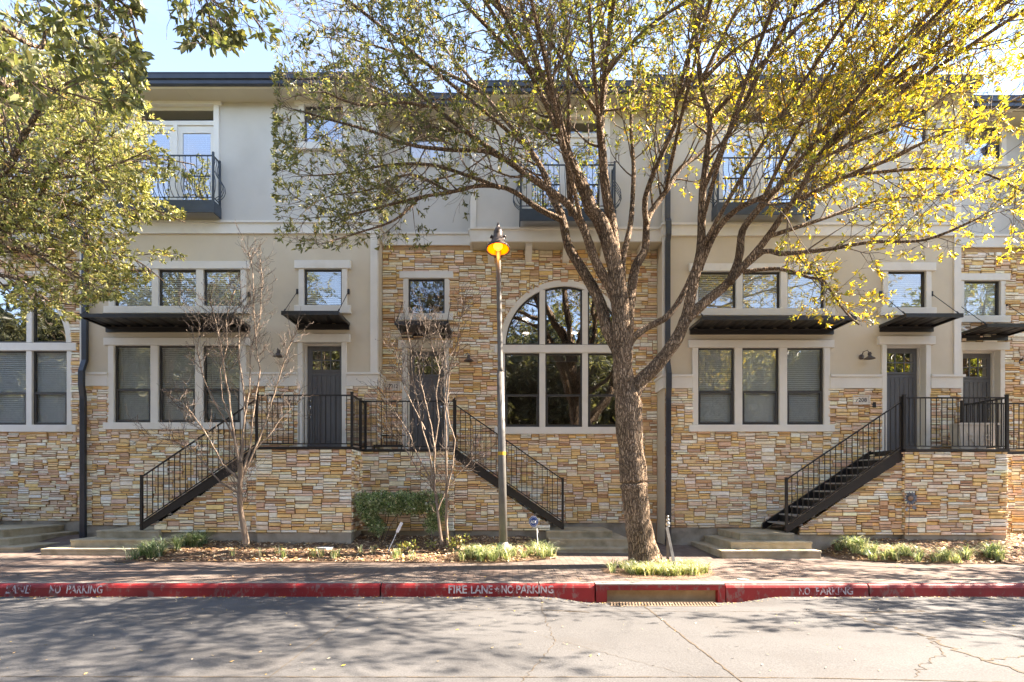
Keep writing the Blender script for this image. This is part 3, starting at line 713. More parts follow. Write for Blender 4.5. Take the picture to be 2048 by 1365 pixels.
def stucco_house(k, dz, number, label, box, lbl_extra=None):
    dx = PER*k; d = lambda v: v+dx; e = lambda v: v+dz
    x0, x1 = d(XA0), d(XA1)
    h = thing('townhouse', (dx+(XA0+XA1)/2, YA, 0), label, 'townhouse', 'terraced townhouses along the street')
    zbelt0, zbelt1 = e(az(468.8)), e(az(444)); zmid0, zmid1 = e(az(773)), e(az(746)); ztop = e(az(196.5)); zs0 = e(.42)
    low = [(a(230), a(303)), (a(318), a(392)), (a(407.5), a(481))]
    low = [(d(p), d(q)) for p, q in low]; up = [(d(a(230)), d(a(305.5))), (d(a(318.5)), d(a(394))), (d(a(408)), d(a(482.5)))]
    wl0, wl1 = e(az(846)), e(az(692)); wu0, wu1 = e(az(614.5)), e(az(540)); sm = (d(a(609)), d(a(684.5))); sz0, sz1 = e(az(612.8)), e(az(539))
    dr = (d(a(606)), d(a(684))); dz0, dz1 = e(2.10), e(az(686))
    fx = d(a(350.6)); fz0, fz1 = e(az(412)), e(az(213)); fw = 1.745
    uw = (d(a(609)), d(a(687))); uz0, uz1 = e(az(288)), e(az(213))
    R1 = [(low[0][0], low[-1][1], wl0, wl1), (up[0][0], up[-1][1], wu0, wu1), (sm[0], sm[1], sz0, sz1), (dr[0], dr[1], dz0-.1, dz1), ]
    mb = MB(); wall_sheet(mb, x0, x1, -.3, zbelt1, R1, YA, .26, grow=.015)
    mb.quad((x1, YA, -.3), (x1, YB+.1, -.3), (x1, YB+.1, ztop), (x1, YA, ztop)); mb.quad((x0, YA, -.3), (x0, YA, ztop), (x0, YB+.1, ztop), (x0, YB+.1, -.3))
    mb.build('wall', M['stucco'], h)
    mb = MB(); wall_sheet(mb, x0+.001, x1-.001, zbelt1, ztop+.15, [(fx-fw/2, fx+fw/2, fz0, fz1), (uw[0], uw[1], uz0, uz1)], YA-.004, .2, grow=.015); mb.build('upper_wall', M['stucco_skylit'], h)
    mb = MB(); mb.box(x0+.02, x1-.02, YA-.012, YA+.02, -.35, zs0); mb.build('footing', M['footing'], h)
    # stone base
    ext = [(low[0][0]-.1, low[-1][1]+.1, wl0-.12, wl1+.1), (dr[0]-.09, dr[1]+.09, dz0-.4, dz1)]
    if box: ext.append((d(box[0])+.05, d(box[1])-.05, -1, e(2.02)))
    mb = MB(); stone_panel(mb, (x0, YA, zs0), (1, 0, 0), (0, -1, 0), x1-x0+.03, zmid0-zs0, holes_fn(ext, x0, zs0), 100+k)
    stone_panel(mb, (x1, YA, zs0), (0, 1, 0), (1, 0, 0), YB-YA-.03, zmid0-zs0, lambda p, q: False, 130+k)
    mb.build('stone_veneer', M['stone'], h)
    # belts and corner boards
    def belt(z0_, z1_, xa, xb, name='belt_course', wrapR=False, wrapL=False):
        mb = MB(); th = z1_-z0_
        mb.box(xa, xb, YA-.05, YA, z0_, z1_-.05); mb.box(xa, xb, YA-.085, YA, z1_-.05, z1_)
        if wrapR: mb.box(xb, xb+.05, YA-.05, YB-.0, z0_, z1_-.05); mb.box(xb, xb+.085, YA-.085, YB-.0, z1_-.05, z1_)
        if wrapL: mb.box(xa-.05, xa, YA-.05, YB, z0_, z1_-.05); mb.box(xa-.085, xa, YA-.085, YB, z1_-.05, z1_)
        mb.build(name, M['trim'], h)
    belt(zbelt0, zbelt1, x0, x1, wrapR=True, wrapL=True)
    belt(zmid0, zmid1, x0, low[0][0]-.13, wrapL=True); belt(zmid0, zmid1, low[-1][1]+.13, dr[0]-.113); belt(zmid0, zmid1, dr[1]+.113, x1, wrapR=True)
    for (p, q) in ((zmid1, zbelt0), (zbelt1, ztop)):
        mb = MB(); mb.prism([(x1-.125, YA-.03), (x1+.03, YA-.03), (x1+.03, YA+.1), (x1+.001, YA+.1), (x1+.001, YA-.001), (x1-.125, YA-.001)], p, q, 'z'); mb.build('corner_board', M['trim'], h)
        mb = MB(); mb.prism([(x0-.03, YA-.03), (x0+.09, YA-.03), (x0+.09, YA-.001), (x0-.001, YA-.001), (x0-.001, YA+.1), (x0-.03, YA+.1)], p, q, 'z'); mb.build('corner_board', M['trim'], h)
    for xx in (d(a(487)),):
        mb = MB(); mb.box(xx, xx+.012, YA-.003, YA+.001, e(az(523)), zbelt0); mb.build('control_joint', M['stucco'], h)
    window(h, low, wl0, wl1, YA, head=.165, sill=.155, split=e(az(780)), cas=.13, bl='blinds')
    window(h, up, wu0, wu1, YA, head=.17, sill=.16, cas=.12)
    window(h, [sm], sz0, sz1, YA, head=.18, sill=.175, cas=.12)
    window(h, [uw], uz0, uz1, YA, head=.165, sill=.16, cas=.12, glass='glass_sky')
    do = door(h, dr[0], dr[1], dz0, dz1, YA)
    door_handle(do, dr[0]+.09, YA+.2, e(az(815)))
    french_door(h, fx, fz0, fz1, YA); balcony(h, fx, fz0-.06, YA)
    awning(h, d(a(214)), d(a(500)), e(az(652)), YA); awning(h, d(a(593.5)), d(a(699)), e(az(647)), YA)
    wall_lamp(h, d(a(561)), e(az(713)), YA)
    if box: plaque(h, number, d(a(537)), d(a(571.5)), e(az(806)), e(az(787)), YA-.02)
    mb = MB(); mb.cbox(d(a(577)), d(a(583)), YA-.07, YA-.03, e(az(812)), e(az(801)), .004); mb.build('doorbell', M['black'], h)
    xr0 = x0-.60 if k else x0-.25
    roof_slab(h, xr0, x1+.05, 12.0+.12, e(9.90), 22.5, ztop)
    # downspout at the left edge
    zz = e
    xs = x0+.11
    if k: xs = d(-9.50)+.06
    P = [(YA-.02, zz(9.8)), (YA-.02, zz(az(436))), (YA-.10, zz(az(444))), (YA-.10, zz(az(470))), (YA-.02, zz(az(482))), (YA-.02, zz(az(722))), (YA-.12, zz(az(745))), (YA-.12, zz(az(773))), (YA-.075, zz(az(795))), (YA-.075, -.15)]
    downspout(h, xs, 0, 0, P)
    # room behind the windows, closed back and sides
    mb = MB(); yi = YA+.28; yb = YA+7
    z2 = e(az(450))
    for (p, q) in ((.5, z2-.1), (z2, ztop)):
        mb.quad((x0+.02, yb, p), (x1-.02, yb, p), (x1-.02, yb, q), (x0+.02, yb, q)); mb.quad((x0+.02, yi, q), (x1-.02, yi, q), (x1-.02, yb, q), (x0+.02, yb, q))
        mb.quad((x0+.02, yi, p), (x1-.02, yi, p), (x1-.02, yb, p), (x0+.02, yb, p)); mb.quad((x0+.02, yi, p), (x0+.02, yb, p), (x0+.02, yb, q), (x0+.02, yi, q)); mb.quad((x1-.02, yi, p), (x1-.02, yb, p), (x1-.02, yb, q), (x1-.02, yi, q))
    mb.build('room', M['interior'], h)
    mb = MB(); mb.box(x0+.01, x1-.01, 22.4, 22.6, -.3, ztop); mb.quad((x0+.005, YA+.3, -.3), (x0+.005, 22.4, -.3), (x0+.005, 22.4, ztop), (x0+.005, YA+.3, ztop)); mb.quad((x1-.005, YA+.3, -.3), (x1-.005, 22.4, -.3), (x1-.005, 22.4, ztop), (x1-.005, YA+.3, ztop)); mb.build('rear_wall', M['stucco'], h)
    if box: landing(h, d(box[0]), d(box[1]), 11.37, YA-.02, e(2.10), e(box[2]), 'left', box[3], 200+k*10, zstep=box[4])
    return h

def stone_house(k, dz, number, label, box=True):
    dx = PER*k; d = lambda v: v+dx; e = lambda v: v+dz
    x0, x1 = d(XA1)+.002, d(XA0+PER)-.002
    h = thing('townhouse', (dx+(XA1+XA0+PER)/2, YB, 0), label, 'townhouse', 'terraced townhouses along the street')
    YBY = 12.78
    xb = d(X(943.5, YBY)); zb0 = e(Z(482, YBY)); zb1 = e(Z(457, YBY)); ztop = e(bz(239)); zrb0, zrb1 = e(bz(492)), e(bz(467)); zs0 = e(.43)
    cx = d(b_(1127.5)); zt = e(bz(690)); rad_o = (1255-1000)/2/85.05; ri_ = rad_o-.13
    pl = [(d(b_(1009.5)), d(b_(1078.5))), (d(b_(1090.5)), d(b_(1164))), (d(b_(1175.5)), d(b_(1245)))]
    wl0, wl1 = e(bz(855)), e(bz(707)); zm0, zm1 = e(bz(705.5)), e(bz(690))
    sm = (d(b_(817)), d(b_(889.5))); sz0, sz1 = e(bz(629)), e(bz(558.5))
    dr = (d(b_(814)), d(b_(889))); dz0, dz1 = e(2.08), e(bz(697))
    uw = (d(b_(819)), d(b_(891))); uz0, uz1 = e(bz(320)), e(bz(252))
    def inarch(x, z):
        return z > zm1-.01 and (x-cx)**2+(z-zm1)**2 < (ri_+.03)**2
    rects = [(pl[0][0], pl[-1][1], wl0, wl1), (sm[0], sm[1], sz0, sz1), (dr[0], dr[1], dz0-.1, dz1)]
    mb = MB(); wall_sheet(mb, x0, x1, -.3, zb0+.1, rects, YB, .24, grow=.015, extra=((cx-rad_o, cx+rad_o, zm1, zm1+rad_o), inarch)); mb.build('wall', M['mortar'], h)
    mb = MB(); wall_sheet(mb, x0, xb+.1, zrb0, ztop+.15, [(uw[0], uw[1], uz0, uz1)], YB-.004, .2, grow=.015); mb.build('upper_wall', M['stucco_skylit'], h)
    # projecting bay on the top floor
    fx = d(X(1132, YBY)); fz0, fz1 = e(Z(428, YBY)), e(Z(238, YBY)); fw = 1.745
    mb = MB(); wall_sheet(mb, xb, x1, zb0, ztop+.15, [(fx-fw/2, fx+fw/2, fz0, fz1)], YBY, .2, grow=.015)
    mb.quad((xb, YBY, zb0), (xb, YBY, ztop), (xb, YB, ztop), (xb, YB, zb0)); mb.build('bay_wall', M['stucco_skylit'], h)
    mb = MB(); mb.box(xb, x1, YBY+.001, YB-.001, zb0-.03, zb0+.02); mb.build('bay_soffit', M['soffit'], h)
    mb = MB(); mb.box(xb-.01, x1, YBY-.05, YBY, zb0-.035, zb1-.05); mb.box(xb-.03, x1, YBY-.085, YBY, zb1-.05, zb1); mb.box(xb-.05, xb-.003, YBY, YB, zb0-.035, zb1-.05); mb.box(xb-.08, xb-.003, YBY, YB, zb1-.05, zb1)
    mb.build('bay_belt_course', M['trim'], h)
    mb = MB(); mb.box(x0, xb-.05, YB-.05, YB, zrb0, zrb1-.05); mb.box(x0, xb-.05, YB-.085, YB, zrb1-.05, zrb1); mb.build('belt_course', M['trim'], h)
    mb = MB(); mb.prism([(xb-.03, YBY-.03), (xb+.10, YBY-.03), (xb+.10, YBY-.001), (xb-.001, YBY-.001), (xb-.001, YBY+.08), (xb-.03, YBY+.08)], zb1, ztop, 'z'); mb.build('corner_board', M['trim'], h)
    for i in range(5):
        xx = d(b_(976+74.2*i)); mb = MB(); mb.prism([(YBY+.04, zb0-.031), (YBY+.04, zb0-.10), (YB-.10, zb0-.31), (YB-.02, zb0-.34), (YB, zb0-.34), (YB, zb0-.031)], xx, xx+.15, 'x')
        mb.build('bracket', M['trim'], h)
    ext = [(pl[0][0]-.1, pl[-1][1]+.1, wl0-.12, zm1+.05), (sm[0]-.1, sm[1]+.1, sz0-.12, sz1+.12), (dr[0]-.09, dr[1]+.09, dz0-.4, dz1+.1)]
    mb = MB(); stone_panel(mb, (x0, YB, zs0), (1, 0, 0), (0, -1, 0), x1-x0, zb0-.03-zs0,
                           holes_fn(ext+[(x0-1, xb-.05, zrb0, 99)], x0, zs0, lambda x, z: z > zm1 and (x-cx)**2+(z-zm1)**2 < (rad_o-.04)**2), 300+k)
    mb.build('stone_veneer', M['stone'], h)
    mb = MB(); mb.box(x0+.02, x1-.02, YB-.012, YB+.02, -.35, zs0); mb.build('footing', M['footing'], h)
    # great arched window
    w = window(h, pl, wl0, wl1, YB, head=zm1-zm0+.0, sill=.165, cas=.12, over=.12, split=e(bz(791)), bl='raised' if k != -1 else 'blinds', glass='glass_dark' if k != -1 else 'glass')
    mb = MB(); n = 40; yf = YB-.045
    for i in range(n):
        t0, t1 = math.pi*i/n, math.pi*(i+1)/n
        P = [(cx+rad_o*math.cos(t0), zm1+rad_o*math.sin(t0)), (cx+ri_*math.cos(t0), zm1+ri_*math.sin(t0)), (cx+ri_*math.cos(t1), zm1+ri_*math.sin(t1)), (cx+rad_o*math.cos(t1), zm1+rad_o*math.sin(t1))]
        mb.prism(P, yf, YB+.1)
    for xm in ((pl[0][1]+pl[1][0])/2, (pl[1][1]+pl[2][0])/2):
        hh = math.sqrt(ri_**2-(xm-cx)**2); mb.cbox(xm-.065, xm+.065, yf+.006, YB+.08, zm1, zm1+hh)
    wa = mb.build('window', M['trim'], h)
    for p, q in pl:
        p2, q2 = max(p, cx-ri_), min(q, cx+ri_)
        pts = [(p2, zm1), (q2, zm1)]; m = 14
        for i in range(m+1):
            xx = q2+(p2-q2)*i/m; pts.append((xx, zm1+math.sqrt(max(0, ri_**2-(xx-cx)**2))))
        mb = MB(); mb.prism(pts, YB+.045, YB+.046); mb.build('pane', M['glass_dark'], wa)
        t = .034; s = MB(); s.box(p2, q2, YB+.015, YB+.06, zm1, zm1+t)
        for xx in (p2, q2-t):
            hh = math.sqrt(max(0, ri_**2-((xx+t/2)-cx)**2))
            if hh > .1: s.box(xx, xx+t, YB+.015, YB+.06, zm1+t, zm1+hh)
        for i in range(m):
            xa_, xc_ = q2+(p2-q2)*i/m, q2+(p2-q2)*(i+1)/m
            f = lambda v, r: zm1+math.sqrt(max(0, r**2-(v-cx)**2))
            s.prism([(xa_, f(xa_, ri_)), (xa_, max(zm1, f(xa_, ri_-t))), (xc_, max(zm1, f(xc_, ri_-t))), (xc_, f(xc_, ri_))], YB+.015, YB+.06)
        s.build('sash', M['sash'], wa)
    window(h, [sm], sz0, sz1, YB, head=.16, sill=.16, cas=.12, bl='none' if k == 0 else 'blinds')
    window(h, [uw], uz0, uz1, YB, head=.14, sill=.14, cas=.12, bl='none', glass='glass_sky')
    do = door(h, dr[0], dr[1], dz0, dz1, YB, cas=.11); door_handle(do, dr[1]-.09, YB+.2, e(bz(815)))
    french_door(h, fx, fz0, fz1, YBY); balcony(h, fx, fz0-.07, YBY)
    awning(h, d(b_(804)), d(b_(903.5)), e(bz(665)), YB)
    wall_lamp(h, d(b_(936)), e(bz(722)), YB)
    if number: plaque(h, number, d(b_(773)), d(b_(802)), e(bz(783)), e(bz(764)), YB-.02)
    # roofs
    roof_slab(h, x0-.05, xb-.0, 12.55+.12, e(9.84), 22.5, ztop, 'roof'); roof_slab(h, xb-.04, x1-.30, 12.1+.12, e(9.80), 22.5, ztop+.02, 'bay_roof')
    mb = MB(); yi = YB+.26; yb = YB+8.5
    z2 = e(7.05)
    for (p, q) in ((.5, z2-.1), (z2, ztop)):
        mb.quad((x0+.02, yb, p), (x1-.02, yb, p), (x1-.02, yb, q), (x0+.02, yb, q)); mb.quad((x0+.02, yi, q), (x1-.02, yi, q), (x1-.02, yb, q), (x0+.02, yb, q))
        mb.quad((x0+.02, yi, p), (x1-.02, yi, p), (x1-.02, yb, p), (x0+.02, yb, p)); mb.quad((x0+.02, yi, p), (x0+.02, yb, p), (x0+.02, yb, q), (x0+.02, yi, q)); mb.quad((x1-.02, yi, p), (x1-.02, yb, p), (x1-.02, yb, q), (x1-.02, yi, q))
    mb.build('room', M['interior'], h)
    if k == 0:
        for px, py in ((1052, 639), (1052, 667), (1149, 667)):
            zc = z2-.12; Yc = (zc-EYE)*F/(HY-py)
            mb = MB(); mb.tube([(X(px, Yc), Yc, zc), (X(px, Yc), Yc, zc+.01)], .12, 16); mb.build('downlight', M['downlight'], h)
    if k == -1:
        for s, (p, q) in enumerate(((pl[1][0]+.35, pl[1][0]+.72), (pl[2][0]+.38, pl[2][1]))):
            mb = MB(); n = 14
            for i in range(n):
                u0, u1 = p+(q-p)*i/n, p+(q-p)*(i+1)/n; w0, w1 = .02*(i % 2), .02*((i+1) % 2)
                mb.quad((u0, YB+.25+w0, zm1-.1), (u1, YB+.25+w1, zm1-.1), (u1, YB+.25+w1, zm1+1.2), (u0, YB+.25+w0, zm1+1.2))
            mb.build('curtain', M['blind'], h)
    mb = MB(); mb.box(x0+.01, x1-.01, 22.4, 22.6, -.3, ztop); mb.quad((x0+.005, YB+.3, -.3), (x0+.005, 22.4, -.3), (x0+.005, 22.4, ztop), (x0+.005, YB+.3, ztop)); mb.quad((x1-.005, YB+.3, -.3), (x1-.005, 22.4, -.3), (x1-.005, 22.4, ztop), (x1-.005, YB+.3, ztop)); mb.build('rear_wall', M['stucco'], h)
    if box: landing(h, d(X(722, 12.24)), d(X(908.5, 12.24)), 12.18, YB-.02, e(2.10), e(.33), 'right', .1, 400+k*10, rail_right=False, nris=10, zstep=.36 if k >= 0 else .45)
    return h

# ------------------------------------------------------------------ houses
H0 = stone_house(-1, .05, None, 'stone townhouse cut off by the left edge, with blinds and curtains in its arched window')
H1 = stucco_house(0, 0, '7214', 'stucco townhouse behind the multi-stemmed bare tree, right of the left downspout', (a(512)*11.37/YA*1.0, X(703, 11.37), .36, .17, .41))
H2 = stone_house(0, 0, '7212', 'stone townhouse numbered 7212, with the arched window behind the street lamp and big trunk')
H3 = stucco_house(1, -.05, '7208', 'stucco townhouse numbered 7208, its stair open to view beside the metal flower', (X(1810, 11.37)-PER, X(2016, 11.37)-PER, .36, .2, .36))
H4 = stone_house(1, -.05, None, 'stone townhouse at the right edge, with a white security camera over its door')
H0_extra = None
# security camera over the door of the last house
mb = MB(); yy = YB-.10
mb.tube([(X(1926, yy), YB-.02, Z(656, YB)), (X(1930, yy), YB-.1, Z(657, YB))], .012, 6); mb.tube([(X(1926, 13.1), 13.16, Z(655, 13.1)), (X(1937, 13), 12.98, Z(665, 13))], .032, 12)
mb.build('security_camera', M['white'], H4)

# ------------------------------------------------------------------ concrete steps
def steps(xl, xr, yfs, zts, zb, label, taper=.27, side=1, yb=YA-.02):
    mb = MB(); n = 3
    for i in range(3):
        mb2 = (xl[i], xr[i], yfs[i], yb, (zb if i == 2 else zts[i+1]-.02) if i < 2 else zb, zts[i])
        z0 = zb-.1 if i == 0 else zts[i-1]-.02
        mb.box(xl[i], xr[i], yfs[i], yb, z0, zts[i]-.012); mb.box(xl[i]-.008, xr[i]+.008, yfs[i]-.01, yb, zts[i]-.045, zts[i])
    o = mb.build('front_steps', M['concrete'], None, org=((xl[0]+xr[0])/2, yfs[0], zb))
    o.data.materials[0] = M['concrete']
    bv = o.modifiers.new('bevel', 'BEVEL'); bv.width = .008; bv.segments = 2; bv.limit_method = 'ANGLE'
    return tag(o, label, 'steps', 'concrete steps below the metal stairs')
s0 = 10.8
steps([X(82, 10.8), X(141, 11.07), X(193, 11.37)], [X(330, 10.8), X(322, 11.07), X(318, 11.37)], [10.8, 11.07, 11.37], [.103, .253, .406], -.03, 'mossy concrete steps left of the dark green strap-leaved clump')
steps([X(1444, 10.8), X(1462, 11.07), X(1480, 11.37)], [X(1642, 10.8), X(1624, 11.07), X(1588, 11.37)], [10.8, 11.07, 11.37], [.065, .21, .353], -.08, 'concrete steps at the foot of the stair of the house numbered 7208')
steps([X(1103, 11.4), X(1099, 11.7), X(1093, 12.0)], [X(1288, 11.4), X(1259, 11.7), X(1224, 12.0)], [11.4, 11.7, 12.0], [.045, .205, .349], -.06, 'concrete steps right of the street lamp, partly behind the big tree trunk', yb=YB-.02)
steps([X(-190, 11.1), X(-170, 11.38), X(-150, 11.62)], [X(46, 11.1), X(18, 11.38), X(7, 11.62)], [11.1, 11.38, 11.62], [.10, .245, .40], -.02, 'concrete steps cut off by the left edge of the photo', yb=YB-.02)

# ------------------------------------------------------------------ ground
YC = 8.25
XIN = X(1325, 8.2)
def road_z(y, x=None):
    z = -.304 + .024*(YC-max(y, 1.5))
    if x is not None:
        t = max(0, min(1, (1.75-abs(x-XIN))/.75)); u = max(0, min(1, (y-7.35)/.6)); z -= .085*t*t*(3-2*t)*u*u*(3-2*u)
    return z
mb = MB()
ys = [-120, -40, -12, -4, 0, 1.5, 3, 4, 5, 6, 7, 7.35, 7.5, 7.65, 7.8, 7.95, 8.1, 8.3]; xs_ = [-400, -60, -25]+[x for x in range(-18, 0, 3)]+[XIN-1.75+.125*i for i in range(29)]+[x for x in range(6, 21, 3)]+[30, 60, 400]
for i in range(len(xs_)-1):
    for j in range(len(ys)-1):
        p = [(xs_[i], ys[j]), (xs_[i+1], ys[j]), (xs_[i+1], ys[j+1]), (xs_[i], ys[j+1])]
        mb.quad(*[(x, y, road_z(y, x)) for x, y in p])
road = tag(mb.build('road', M['road']), 'pale concrete street crossed by dappled tree shadows', kind='structure')
def jagged(pts, w, seed, amp=.012):
    """thin irregular strip on the road following a polyline"""
    rr = random.Random(seed); out = []
    for (x0, y0), (x1, y1) in zip(pts[:-1], pts[1:]):
        L = math.hypot(x1-x0, y1-y0); n = max(2, int(L/.06)); nx, ny = -(y1-y0)/L, (x1-x0)/L
        for i in range(n):
            t = i/n; o = rr.uniform(-amp, amp); out.append((x0+(x1-x0)*t+nx*o, y0+(y1-y0)*t+ny*o, nx, ny))
    out.append((pts[-1][0], pts[-1][1], nx, ny))
    m = MB()
    L_ = []
    for i, (x, y, nx, ny) in enumerate(out):
        ww = w*rr.uniform(.35, 1.3); L_.append(((x-nx*ww, y-ny*ww), (x+nx*ww, y+ny*ww)))
    for (p, q), (r_, s) in zip(L_[:-1], L_[1:]):
        m.quad(*[(v[0], v[1], road_z(v[1], v[0])+.004) for v in (p, q, s, r_)])
    return m
def gp(px, py, off=0):
    """point of the road under a pixel"""
    t = (py-HY)/F
    y = 6
    for _ in range(20): y = (EYE-road_z(y))/t
    return (X(px, y), y)
def crack(pxs, w, seed, amp, name='road_joint'):
    jagged([gp(*p) for p in pxs], w, seed, amp).build(name, M['crackfill'], road)
crack([(0, 1354), (700, 1355), (1400, 1355), (1640, 1357), (2048, 1366)], .008, 1, .004)
crack([(1288, 1212), (1385, 1288), (1482, 1363), (1500, 1378)], .010, 2, .008)
crack([(750, 1196), (640, 1277), (535, 1358)], .005, 3, .003)
crack([(1744, 1196), (1900, 1238), (2060, 1281)], .008, 4, .006)
crack([(1080, 1196), (1086, 1222), (1096, 1250), (1110, 1290), (1030+12, 1365)], .004, 5, .02, 'road_crack')
crack([(720, 1222), (1086, 1222), (1400, 1224), (1700, 1224), (1850, 1222)], .006, 6, .006)
crack([(1660, 1226), (1760, 1248), (1860, 1275), (1920, 1305), (1990, 1325), (2060, 1350)], .017, 7, .05, 'road_crack')
crack([(1860, 1275), (1890, 1310), (1850, 1328), (1830, 1355)], .006, 8, .04, 'road_crack')
crack([(1960, 1322), (2060, 1312)], .012, 9, .03, 'road_crack')
crack([(1640, 1224), (1740, 1226), (1850, 1224)], .02, 10, .03, 'road_crack')
crack([(1080, 1220), (1180, 1226)], .016, 11, .03, 'road_crack')
crack([(1075, 1270), (1230, 1312), (1420, 1362)], .0025, 12, .02, 'road_crack')

# pavement
mb = MB(); ysw = [8.38, 8.8, 9.2, 9.6, 10, 10.4, 10.8, 11.2, 11.6, 12, 12.4, 12.8, 13.3]; xsw = [-60]+[-18+.75*i for i in range(0, 52)]+[60]
for i in range(len(xsw)-1):
    for j in range(len(ysw)-1):
        mb.quad(*[(x, y, G(x, y)) for x, y in ((xsw[i], ysw[j]), (xsw[i+1], ysw[j]), (xsw[i+1], ysw[j+1]), (xsw[i], ysw[j+1]))])
tag(mb.build('pavement', M['brick'], smooth=True), 'brick paver pavement between the red kerb and the houses', kind='structure')
# the other side of the street and the land around
mb = MB(); mb.box(-80, 80, -4.7, -4.5, -.4, -.05); tag(mb.build('far_kerb', M['curb_top']), kind='structure')
mb = MB(); mb.quad((-80, -30, -.054), (80, -30, -.054), (80, -4.7, -.054), (-80, -4.7, -.054))
mb.quad((-400, 8.3, -.5), (400, 8.3, -.5), (400, 400, -.5), (-400, 400, -.5))
tag(mb.build('ground', M['mulch']), kind='structure')

# kerb
def kerb_profile(dz=0, sharp=False):
    zt, zb = -.12, -.44
    if sharp: return [(8.22, -.44), (8.22, zt-.012), (8.235, zt), (8.40, zt), (8.40, -.44)]
    return [(8.20, zb), (8.215, zt-.055), (8.228, zt-.02), (8.25, zt-.003), (8.285, zt+.002), (8.29, zt+.002), (8.29, zb)]
jx = [gp_ for gp_ in (X(762, 8.25), X(1190, 8.25), X(1449, 8.25), X(1735, 8.25), X(1078, 8.25))]
segs = [(-60, jx[0]), (jx[0], jx[4]), (jx[4], jx[1]), (jx[2], jx[3]), (jx[3], 60)]
mb = MB(); mt = MB()
for p, q in segs:
    n = max(1, int((q-p)/1.0)); g = .006
    P = kerb_profile()
    for i in range(n):
        u0 = p+(q-p)*i/n+(.012 if i == 0 else 0); u1 = p+(q-p)*(i+1)/n-(.012 if i == n-1 else 0)
        if u1 < -20 or u0 > 20: pass
        mb.prism(P, u0, u1, 'x')
    mt.box(p+g, q-g, 8.291, 8.42, -.34, -.118)
kerb = tag(mb.build('kerb', M['red']), 'red painted kerb with fire lane lettering', kind='structure')
mt.build('kerb_back', M['curb_top'], kerb)
def kt(s, px0, px1, py0=1171, py1=1187.5, m='white_worn', skew=0):
    y = 8.196; put_text(s, 'kerb_lettering', M[m], kerb, X(px0, y), y+0.0, Z(py1, y), X(px1, y)-X(px0, y), (py1-py0)*y/F, bold=.02, skew=skew)
kt('FIRE', 897, 934); kt('LANE', 942, 985); kt('NO', 1003, 1027); kt('PARKING', 1033, 1107)
kt('LANE', 10, 58, m='white_very_worn', skew=.25); kt('NO', 98, 120, m='white_very_worn', skew=.15); kt('PARKING', 132, 204, m='white_very_worn', skew=.15)
kt('NO', 1598, 1620, 1175, 1190, m='white_very_worn'); kt('PARKING', 1632, 1706, 1175, 1190, m='white_very_worn')
mb = MB(); cxs, czs, ys_ = X(994, 8.196), Z(1179.5, 8.196), 8.196
P = [(cxs+(.042 if i % 2 == 0 else .017)*math.sin(math.pi*i/5), czs+(.042 if i % 2 == 0 else .017)*math.cos(math.pi*i/5)) for i in range(10)]
mb.prism(P[::-1], ys_-.002, ys_); mb.build('kerb_star', M['white_worn'], kerb)

# storm drain inlet
xd0, xd1 = jx[1]+.008, jx[2]-.008; yd = 8.20
dr_ = thing('storm_drain', ((xd0+xd1)/2, yd, -.4), 'red kerbside storm drain inlet with a rusty grate in front of the big tree', 'storm drain')
ox0, ox1 = X(1214, yd), X(1436, yd); oz1 = Z(1181, yd); oz0 = -.44
mb = MB(); mb.box(xd0, ox0, yd, 8.42, -.44, -.135); mb.box(ox1, xd1, yd, 8.42, -.44, -.135); mb.box(ox0, ox1, yd, 8.42, oz1, -.135)
mb.build('inlet_frame', M['red'], dr_)
mb = MB(); mb.box(xd0, xd1, yd+.004, 8.46, -.134, -.117); mb.build('inlet_top', M['curb_top'], dr_)
mb = MB(); mb.box(ox0+.001, ox1-.001, 8.30, 8.31, -.44, oz1-.002); mb.build('inlet_throat', M['dirt'], dr_)
mb = MB(); g0, g1 = X(1222, 8.0), X(1432, 8.0); ya, yb_ = 7.93, 8.16
ZG = road_z(8.1, XIN)
mb.box(g0-.02, g1+.02, ya-.02, yb_+.03, ZG-.03, ZG+.004); mb.build('grate_shade_slab', M['dark'], dr_)  # solid slab with the shade of a pit put into its colour
mb = MB(); zz = ZG+.006
mb.box(g0-.03, g1+.03, ya-.03, ya, zz-.01, zz+.008); mb.box(g0-.03, g1+.03, yb_, yb_+.03, zz-.01, zz+.008)
n = 34
for i in range(n+1):
    xx = g0+(g1-g0)*i/n; mb.prism([(xx-.010, ya), (xx+.010, ya), (xx+.05, yb_), (xx+.03, yb_)], zz-.008, zz+.006, 'z')
mb.build('grate', M['rust_iron'], dr_)

# ------------------------------------------------------------------ planting beds
def bed(x0, x1, front, left, right, lift, name, label, back=13.2, seed=0):
    rr = np.random.default_rng(seed); mb = MB(); nx, ny = 150, 40
    P = {}
    def sm(t): t = max(0, min(1, t)); return t*t*(3-2*t)
    for i in range(nx+1):
        x = x0+(x1-x0)*i/nx; yf = front(x)
        for j in range(ny+1):
            y = yf+(back-yf)*(j/ny)**1.25
            dd = min(y-yf, (x-left(y)), (right(y)-x))
            z = G(x, y)+.012+lift(x, y)*sm(dd/.55) + (.012*math.sin(x*7+y*3)+.01*math.sin(x*17-y*13)+rr.uniform(-.008, .008))*sm(dd/.15)
            if dd < 0: z = G(x, y)-.05
            P[i, j] = len(mb.v); mb.v.append((x, y, z))
    for i in range(nx):
        for j in range(ny): mb.face((P[i, j], P[i+1, j], P[i+1, j+1], P[i, j+1]))
    o = mb.build(name, M['mulch'], smooth=True); tag(o, label, kind='structure')
    V = [v for v in mb.v]
    def hz(x, y):
        yf = front(x); dd = min(y-yf, (x-left(y)), (right(y)-x))
        return G(x, y)+.012+lift(x, y)*sm(dd/.55), dd
    return hz
